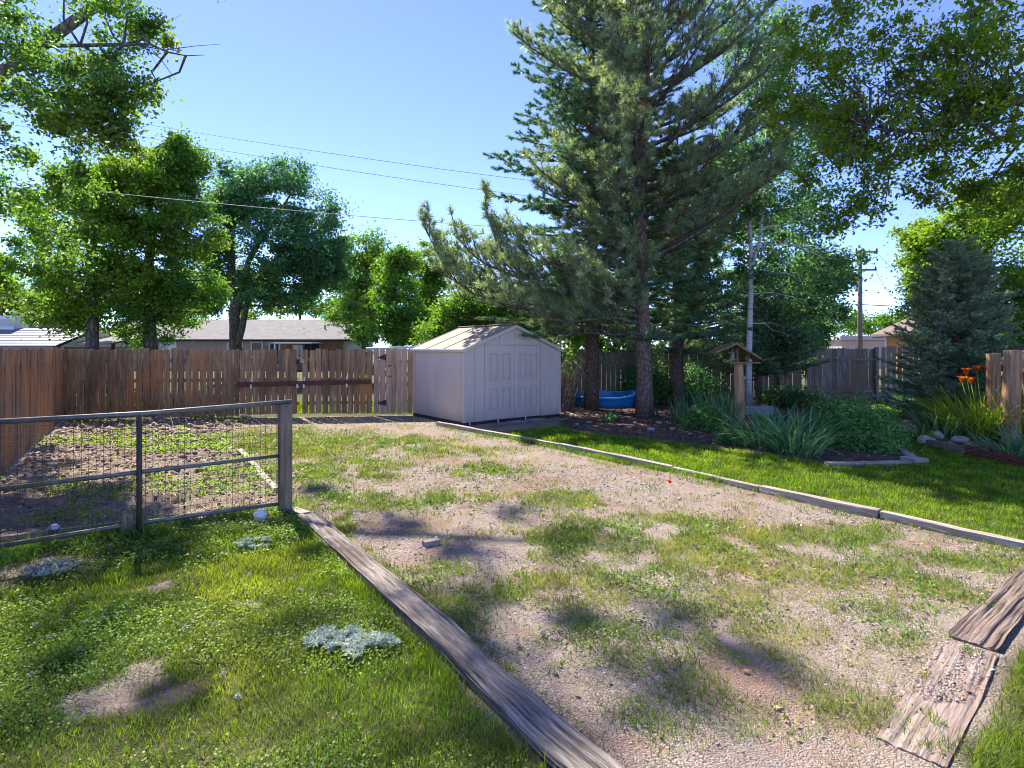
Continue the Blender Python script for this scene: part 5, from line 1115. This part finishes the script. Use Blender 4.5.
# patchy yard grass over the gravel
yard = [T0, T1, (1.9, 2.3), RT0, RT1, EDGE[5], EDGE[4], EDGE[3], EDGE[2], EDGE[1], EDGE[0], (-2.5, 14.4), bp(200), gp(225, 436), gp(253, 466), gp(277, 494)]
PATCH = [(470, 590, .5, .3), (600, 590, .75, .35), (620, 640, .38, .38), (590, 655, .2, .25), (700, 560, .9, .5), (750, 660, .45, .3), (700, 610, .5, .4), (780, 640, .3, .25), (860, 570, .45, .35), (930, 590, .35, .2), (655, 712, .22, .12), (720, 690, .3, .25), (590, 545, .8, .4), (830, 700, .25, .2), (380, 500, .45, .3), (435, 500, .5, .4), (330, 500, .35, .3), (330, 470, .9, .8), (310, 445, 1.3, 1.2),
         (260, 440, 1.0, 1.2), (380, 440, 1.1, .5), (640, 530, .9, .5), (760, 540, .7, .3), (450, 610, .3, .3), (500, 600, .25, .25), (600, 525, .5, .3), (365, 475, .3, .3), (850, 535, .6, .3), (440, 575, .3, .2), (910, 640, .2, .15), (880, 610, .35, .15), (450, 452, .8, .4), (340, 520, .12, .4), (560, 500, .5, .3), (480, 470, .6, .3), (650, 545, .5, .3), (960, 560, .5, .2)]
def patch_at(x, y):
    w = np.zeros_like(x); wx = x + .5 * (fbm(x * 2.6, y * 2.6, 81, 4) - .5); wy = y + .5 * (fbm(x * 2.6, y * 2.6, 83, 4) - .5)
    for px, py, a, b in PATCH: c = gp(px, py); w = np.maximum(w, sstep(1.8, .3, np.sqrt(((wx - c[0]) / a) ** 2 + ((wy - c[1]) / b) ** 2)))
    return w
x, y = scatter(1200000, yard, rs); k = inview(x, y); x, y = x[k], y[k]
pp = patch_at(x, y); n1 = fbm(x * 4.5, y * 4.5, 85, 3)
x, y = thin(x, y, np.clip(pp * sstep(.24, .54, n1) * .92 + .13 * sstep(.40, .6, n1), 0, 1) * np.clip(3.9 / y, .3, 1))
sc = np.clip(y / 3.3, .9, 2.8); grass_obj('yard_grass', x, y, .05 * sc ** .25 * (.45 + 1.1 * fbm(x * 3, y * 3, 87, 2)), .0045 * sc, LM['weed'], rs, (.25, 1.25))
x, y = scatter(260000, yard, rs); k = inview(x, y); x, y = x[k], y[k]; pp = patch_at(x, y)
x, y = thin(x, y, pp * sstep(.45, .65, fbm(x * 3.5 + 3, y * 3.5, 89, 3)) * np.clip(3.6 / y, .25, 1)); C = np.stack([x, y, hgt(x, y) + .015 + .02 * rs.random(len(x))], 1)
V, F = leaves(C, .02 * np.clip(y / 3.4, .85, 2), rs, 1.6, .7, .1); o = onp('yard_weeds', V, F, LM['clover']); o['kind'] = 'stuff'
x, y = scatter(200000, yard, rs); k = inview(x, y); x, y = x[k], y[k]; x, y = thin(x, y, np.clip(3.6 / y, .25, 1) * .40 * sstep(.38, .62, fbm(x * 1.6, y * 1.6, 91, 3)))
sc = np.clip(y / 3.6, .8, 2.2); grass_obj('dry_grass', x, y, .038 * sc ** .4, .003 * sc, LM['straw'], rs, (.8, 1.5), (.05, .3))
# corner grass lower right
x, y = scatter(190000, [(1.86, 2.3), RT0 + (.16, -.14), RT1 + (.2, -.15), (6.5, 3.2), (2.2, 1.6)], rs); k = inview(x, y); x, y = x[k], y[k]; x, y = thin(x, y, .4 + .6 * sstep(.3, .5, fbm(x * 2.5, y * 2.5, 93, 3))); grass_obj('corner_grass', x, y, .055, .0045, LM['weed'], rs)
# right lawn, mown
x, y = scatter(620000, LAWN_R, rs); k = inview(x, y); x, y = x[k], y[k]; x, y = thin(x, y, np.clip(6.5 / y, .4, 1) * (.6 + .4 * fbm(x * 2, y * 2, 95, 3))); sc = np.clip(y / 6, .8, 2)
grass_obj('mown_lawn', x, y, .052 * sc ** .3, .0075 * sc, LM['rlawn'], rs, (.1, .7))
# tufts beside timbers
def tuft_line(name, a, b, off, n, L, w, mat):
    a, b = np.array(a), np.array(b); d = b - a; nn = np.array([-d[1], d[0]]) / np.linalg.norm(d); t = rs.random(n); q = a + d * t[:, None] + nn * (off + rs.normal(size=n) * .035)[:, None]
    keep = rs.random(n) < .25 + .75 * sstep(.4, .6, vnoise(t * np.linalg.norm(d) * 4, t * 0, 97)); q = q[keep]; grass_obj(name, q[:, 0], q[:, 1], L, w, mat, rs)
tuft_line('grass_along_tie', T0, T1, -.17, 7000, .075, .0045, LM['grass']); tuft_line('weeds_along_tie', T0, T1, .17, 1800, .06, .0045, LM['weed'])
tuft_line('grass_along_edging', pr[0], pr[5], .10, 9000, .075, .009, LM['rlawn']); tuft_line('weeds_along_edging', pr[0], pr[5], -.12, 1500, .07, .008, LM['weed'])
# garden weeds and clods
x, y = scatter(120000, GARDEN, rs); k = inview(x, y) & (y < 14); x, y = x[k], y[k]; x, y = thin(x, y, sstep(.56, .70, fbm(x * 1.1, y * 1.6, 101, 4)) * .6 * np.clip(6 / y, .4, 1))
C = np.stack([x, y, hgt(x, y) + .03 + .05 * rs.random(len(x))], 1); V, F = leaves(C, .045 * np.clip(y / 8, .8, 1.4), rs, 1.2, .6); o = onp('garden_weeds', V, F, LM['yellow']); o['kind'] = 'stuff'
x, y = scatter(40000, GARDEN, rs); k = inview(x, y) & (y < 14); x, y = x[k], y[k]; x, y = thin(x, y, .35)
gx, gy = scatter(60000, GARDEN, rs); k = inview(gx, gy) & (gy < 14); gx, gy = gx[k], gy[k]; gx, gy = thin(gx, gy, sstep(.42, .62, fbm(gx * 1.5 + 9, gy * 1.5, 103, 3)) * np.clip(6 / gy, .4, 1)); grass_obj('dry_garden_stalks', gx, gy, .10, .008, LM['straw'], rs, (.5, 1.5), (.05, .6))
OCT = np.array([(1, 0, 0), (0, 1, 0), (-1, 0, 0), (0, -1, 0), (0, 0, 1), (0, 0, -1)], float); OF = np.array([(0, 1, 4), (1, 2, 4), (2, 3, 4), (3, 0, 4), (1, 0, 5), (2, 1, 5), (3, 2, 5), (0, 3, 5)])
def pebbles(name, x, y, s, mat, flat=.6, sink=.2):
    n = len(x); a = rs.random(n) * 6.28; V = OCT[None] * (1 + .5 * (rs.random((n, 6, 1)) - .5)); V = V + rs.normal(size=(n, 6, 3)) * .18
    c, s_ = np.cos(a)[:, None], np.sin(a)[:, None]; X = V[..., 0] * c - V[..., 1] * s_ * .8; Y = V[..., 0] * s_ + V[..., 1] * c * .8; Z = V[..., 2] * flat
    S = (s * (.5 + 1.1 * rs.random(n) ** 2 + 1.6 * (rs.random(n) > .97)))[:, None]; W = np.stack([x[:, None] + X * S, y[:, None] + Y * S, hgt(x, y)[:, None] + Z * S + S * flat * (.5 - sink)], -1)
    o = onp(name, W.reshape(-1, 3), ((np.arange(n) * 6)[:, None, None] + OF[None]).reshape(-1, 3), mat); o['kind'] = 'stuff'
def islmat(name, stops, rough=.9):
    t = NT(name); return t.done(t.pbsdf(t.ramp(t.island(), stops), rough, .2))
gr = islmat('gravel_stone', [(0, (.12, .09, .08)), (.25, (.28, .215, .185)), (.6, (.42, .34, .29)), (.9, (.58, .51, .46)), (1, (.75, .72, .68))]); clod = islmat('soil_clod', [(0, (.18, .125, .09)), (.5, (.31, .235, .175)), (1, (.46, .37, .28))]); chip = islmat('bark_chip', [(0, (.05, .03, .022)), (.5, (.13, .08, .058)), (1, (.30, .22, .18))])
pebbles('soil_clods', x, y, .024 * np.clip(y / 7, .8, 1.5), clod, .6)
x, y = scatter(420000, yard, rs); k = inview(x, y) & (y < 8.5); x, y = x[k], y[k]; pp = patch_at(x, y); x, y = thin(x, y, (1 - .6 * pp) * np.clip((3.4 / y) ** 1.8, .05, 1) * (.3 + .7 * sstep(.36, .55, fbm(x * .9, y * .9, 105, 3)))); pebbles('gravel', x, y, .0042 * np.clip(y / 3.2, .85, 2.2), gr, .6)
q = rs.random(2600); e = rs.normal(size=2600) * .09; dd_ = np.array([.74, .67]); x = 1.75 + dd_[0] * q * 1.25 + .67 * e; y = 2.45 + dd_[1] * q * 1.25 - .74 * e; k = fbm(x * 6, y * 6, 107, 3) > .5
_h = hgt; hgt = lambda a, b: _h(a, b) + .014
pebbles('gravel_on_tie', x[k], y[k], np.full(k.sum(), .005), gr, .6); x, y = x[fbm(x * 5, y * 5, 109, 2) > .62], y[fbm(x * 5, y * 5, 109, 2) > .62]; grass_obj('grass_on_tie', x, y, np.full(len(x), .045), np.full(len(x), .0042), LM['weed'], rs); hgt = _h
x, y = scatter(90000, MULCH, rs); k = inview(x, y) & (y < 16); x, y = x[k], y[k]; x, y = thin(x, y, .28 * (1 - soft(x, y, LAWN_R, .01))); pebbles('bark_mulch', x, y, np.full(len(x), .022), chip, .35)
# fallen leaves, strewn
x, y = scatter(2600, yard, rs); k = inview(x, y); x, y = x[k], y[k]; C = np.stack([x, y, hgt(x, y) + .012], 1); V, F = leaves(C, .035, rs, 3, .6, .12); o = onp('fallen_leaves', V, F, islmat('dry_leaf', [(0, (.20, .11, .05)), (.5, (.33, .22, .10)), (1, (.42, .33, .18))])); o['kind'] = 'stuff'
# undergrowth on far lawn strips beyond the fence
x = rs.uniform(-16, -2, 60000); y = rs.uniform(14.9, 18, 60000); grass_obj('far_lawn', x, y, .10, .02, LM['rlawn'], rs)

# ------------------------------------------------------------------ light, sky, camera
sun = bpy.data.lights.new('sun', 'SUN'); sun.energy = 3.6; sun.angle = R(.53); sun.color = (1.0, .93, .82)
so = bpy.data.objects.new('sun', sun); col.objects.link(so); so.rotation_euler = Vector(-TOSUN).to_track_quat('-Z', 'Y').to_euler(); so.location = (0, 0, 30)
w = bpy.data.worlds.new('World'); scn.world = w; w.use_nodes = True; nt = w.node_tree; nt.nodes.clear()
sky = nt.nodes.new('ShaderNodeTexSky'); sky.sky_type = 'NISHITA'; sky.sun_disc = False; sky.sun_elevation = SUN_EL; sky.sun_rotation = SUN_AZ % (2 * math.pi)
sky.altitude = 1600; sky.air_density = .5; sky.dust_density = .05; sky.ozone_density = 6.0
bg = nt.nodes.new('ShaderNodeBackground'); bg.inputs['Strength'].default_value = .15; ou = nt.nodes.new('ShaderNodeOutputWorld')
tn = nt.nodes.new('ShaderNodeMix'); tn.data_type = 'RGBA'; tn.blend_type = 'MULTIPLY'; tn.inputs[0].default_value = 1; tn.inputs[7].default_value = (1.10, .92, 1.05, 1)
nt.links.new(sky.outputs[0], tn.inputs[6]); nt.links.new(tn.outputs[2], bg.inputs[0]); nt.links.new(bg.outputs[0], ou.inputs[0])
cd = bpy.data.cameras.new('camera'); cam = bpy.data.objects.new('camera', cd); col.objects.link(cam); scn.camera = cam
cam.location = (0, 0, HC); cam.rotation_euler = (math.pi / 2, 0, 0); cd.sensor_width = 36; cd.lens = FPX / 1024 * 36; cd.shift_y = -(384 - HZ) / 1024; cd.clip_start = .05; cd.clip_end = 3000
scn.view_settings.view_transform = 'Standard'; scn.view_settings.look = 'None'; scn.view_settings.gamma = 1; scn.view_settings.exposure = 1.78
c = scn.cycles; c.max_bounces = 8; c.diffuse_bounces = 4; c.transmission_bounces = 4; c.glossy_bounces = 2; c.transparent_max_bounces = 4; c.caustics_reflective = False; c.caustics_refractive = False; c.sample_clamp_indirect = 6
c.filter_width = 1.0
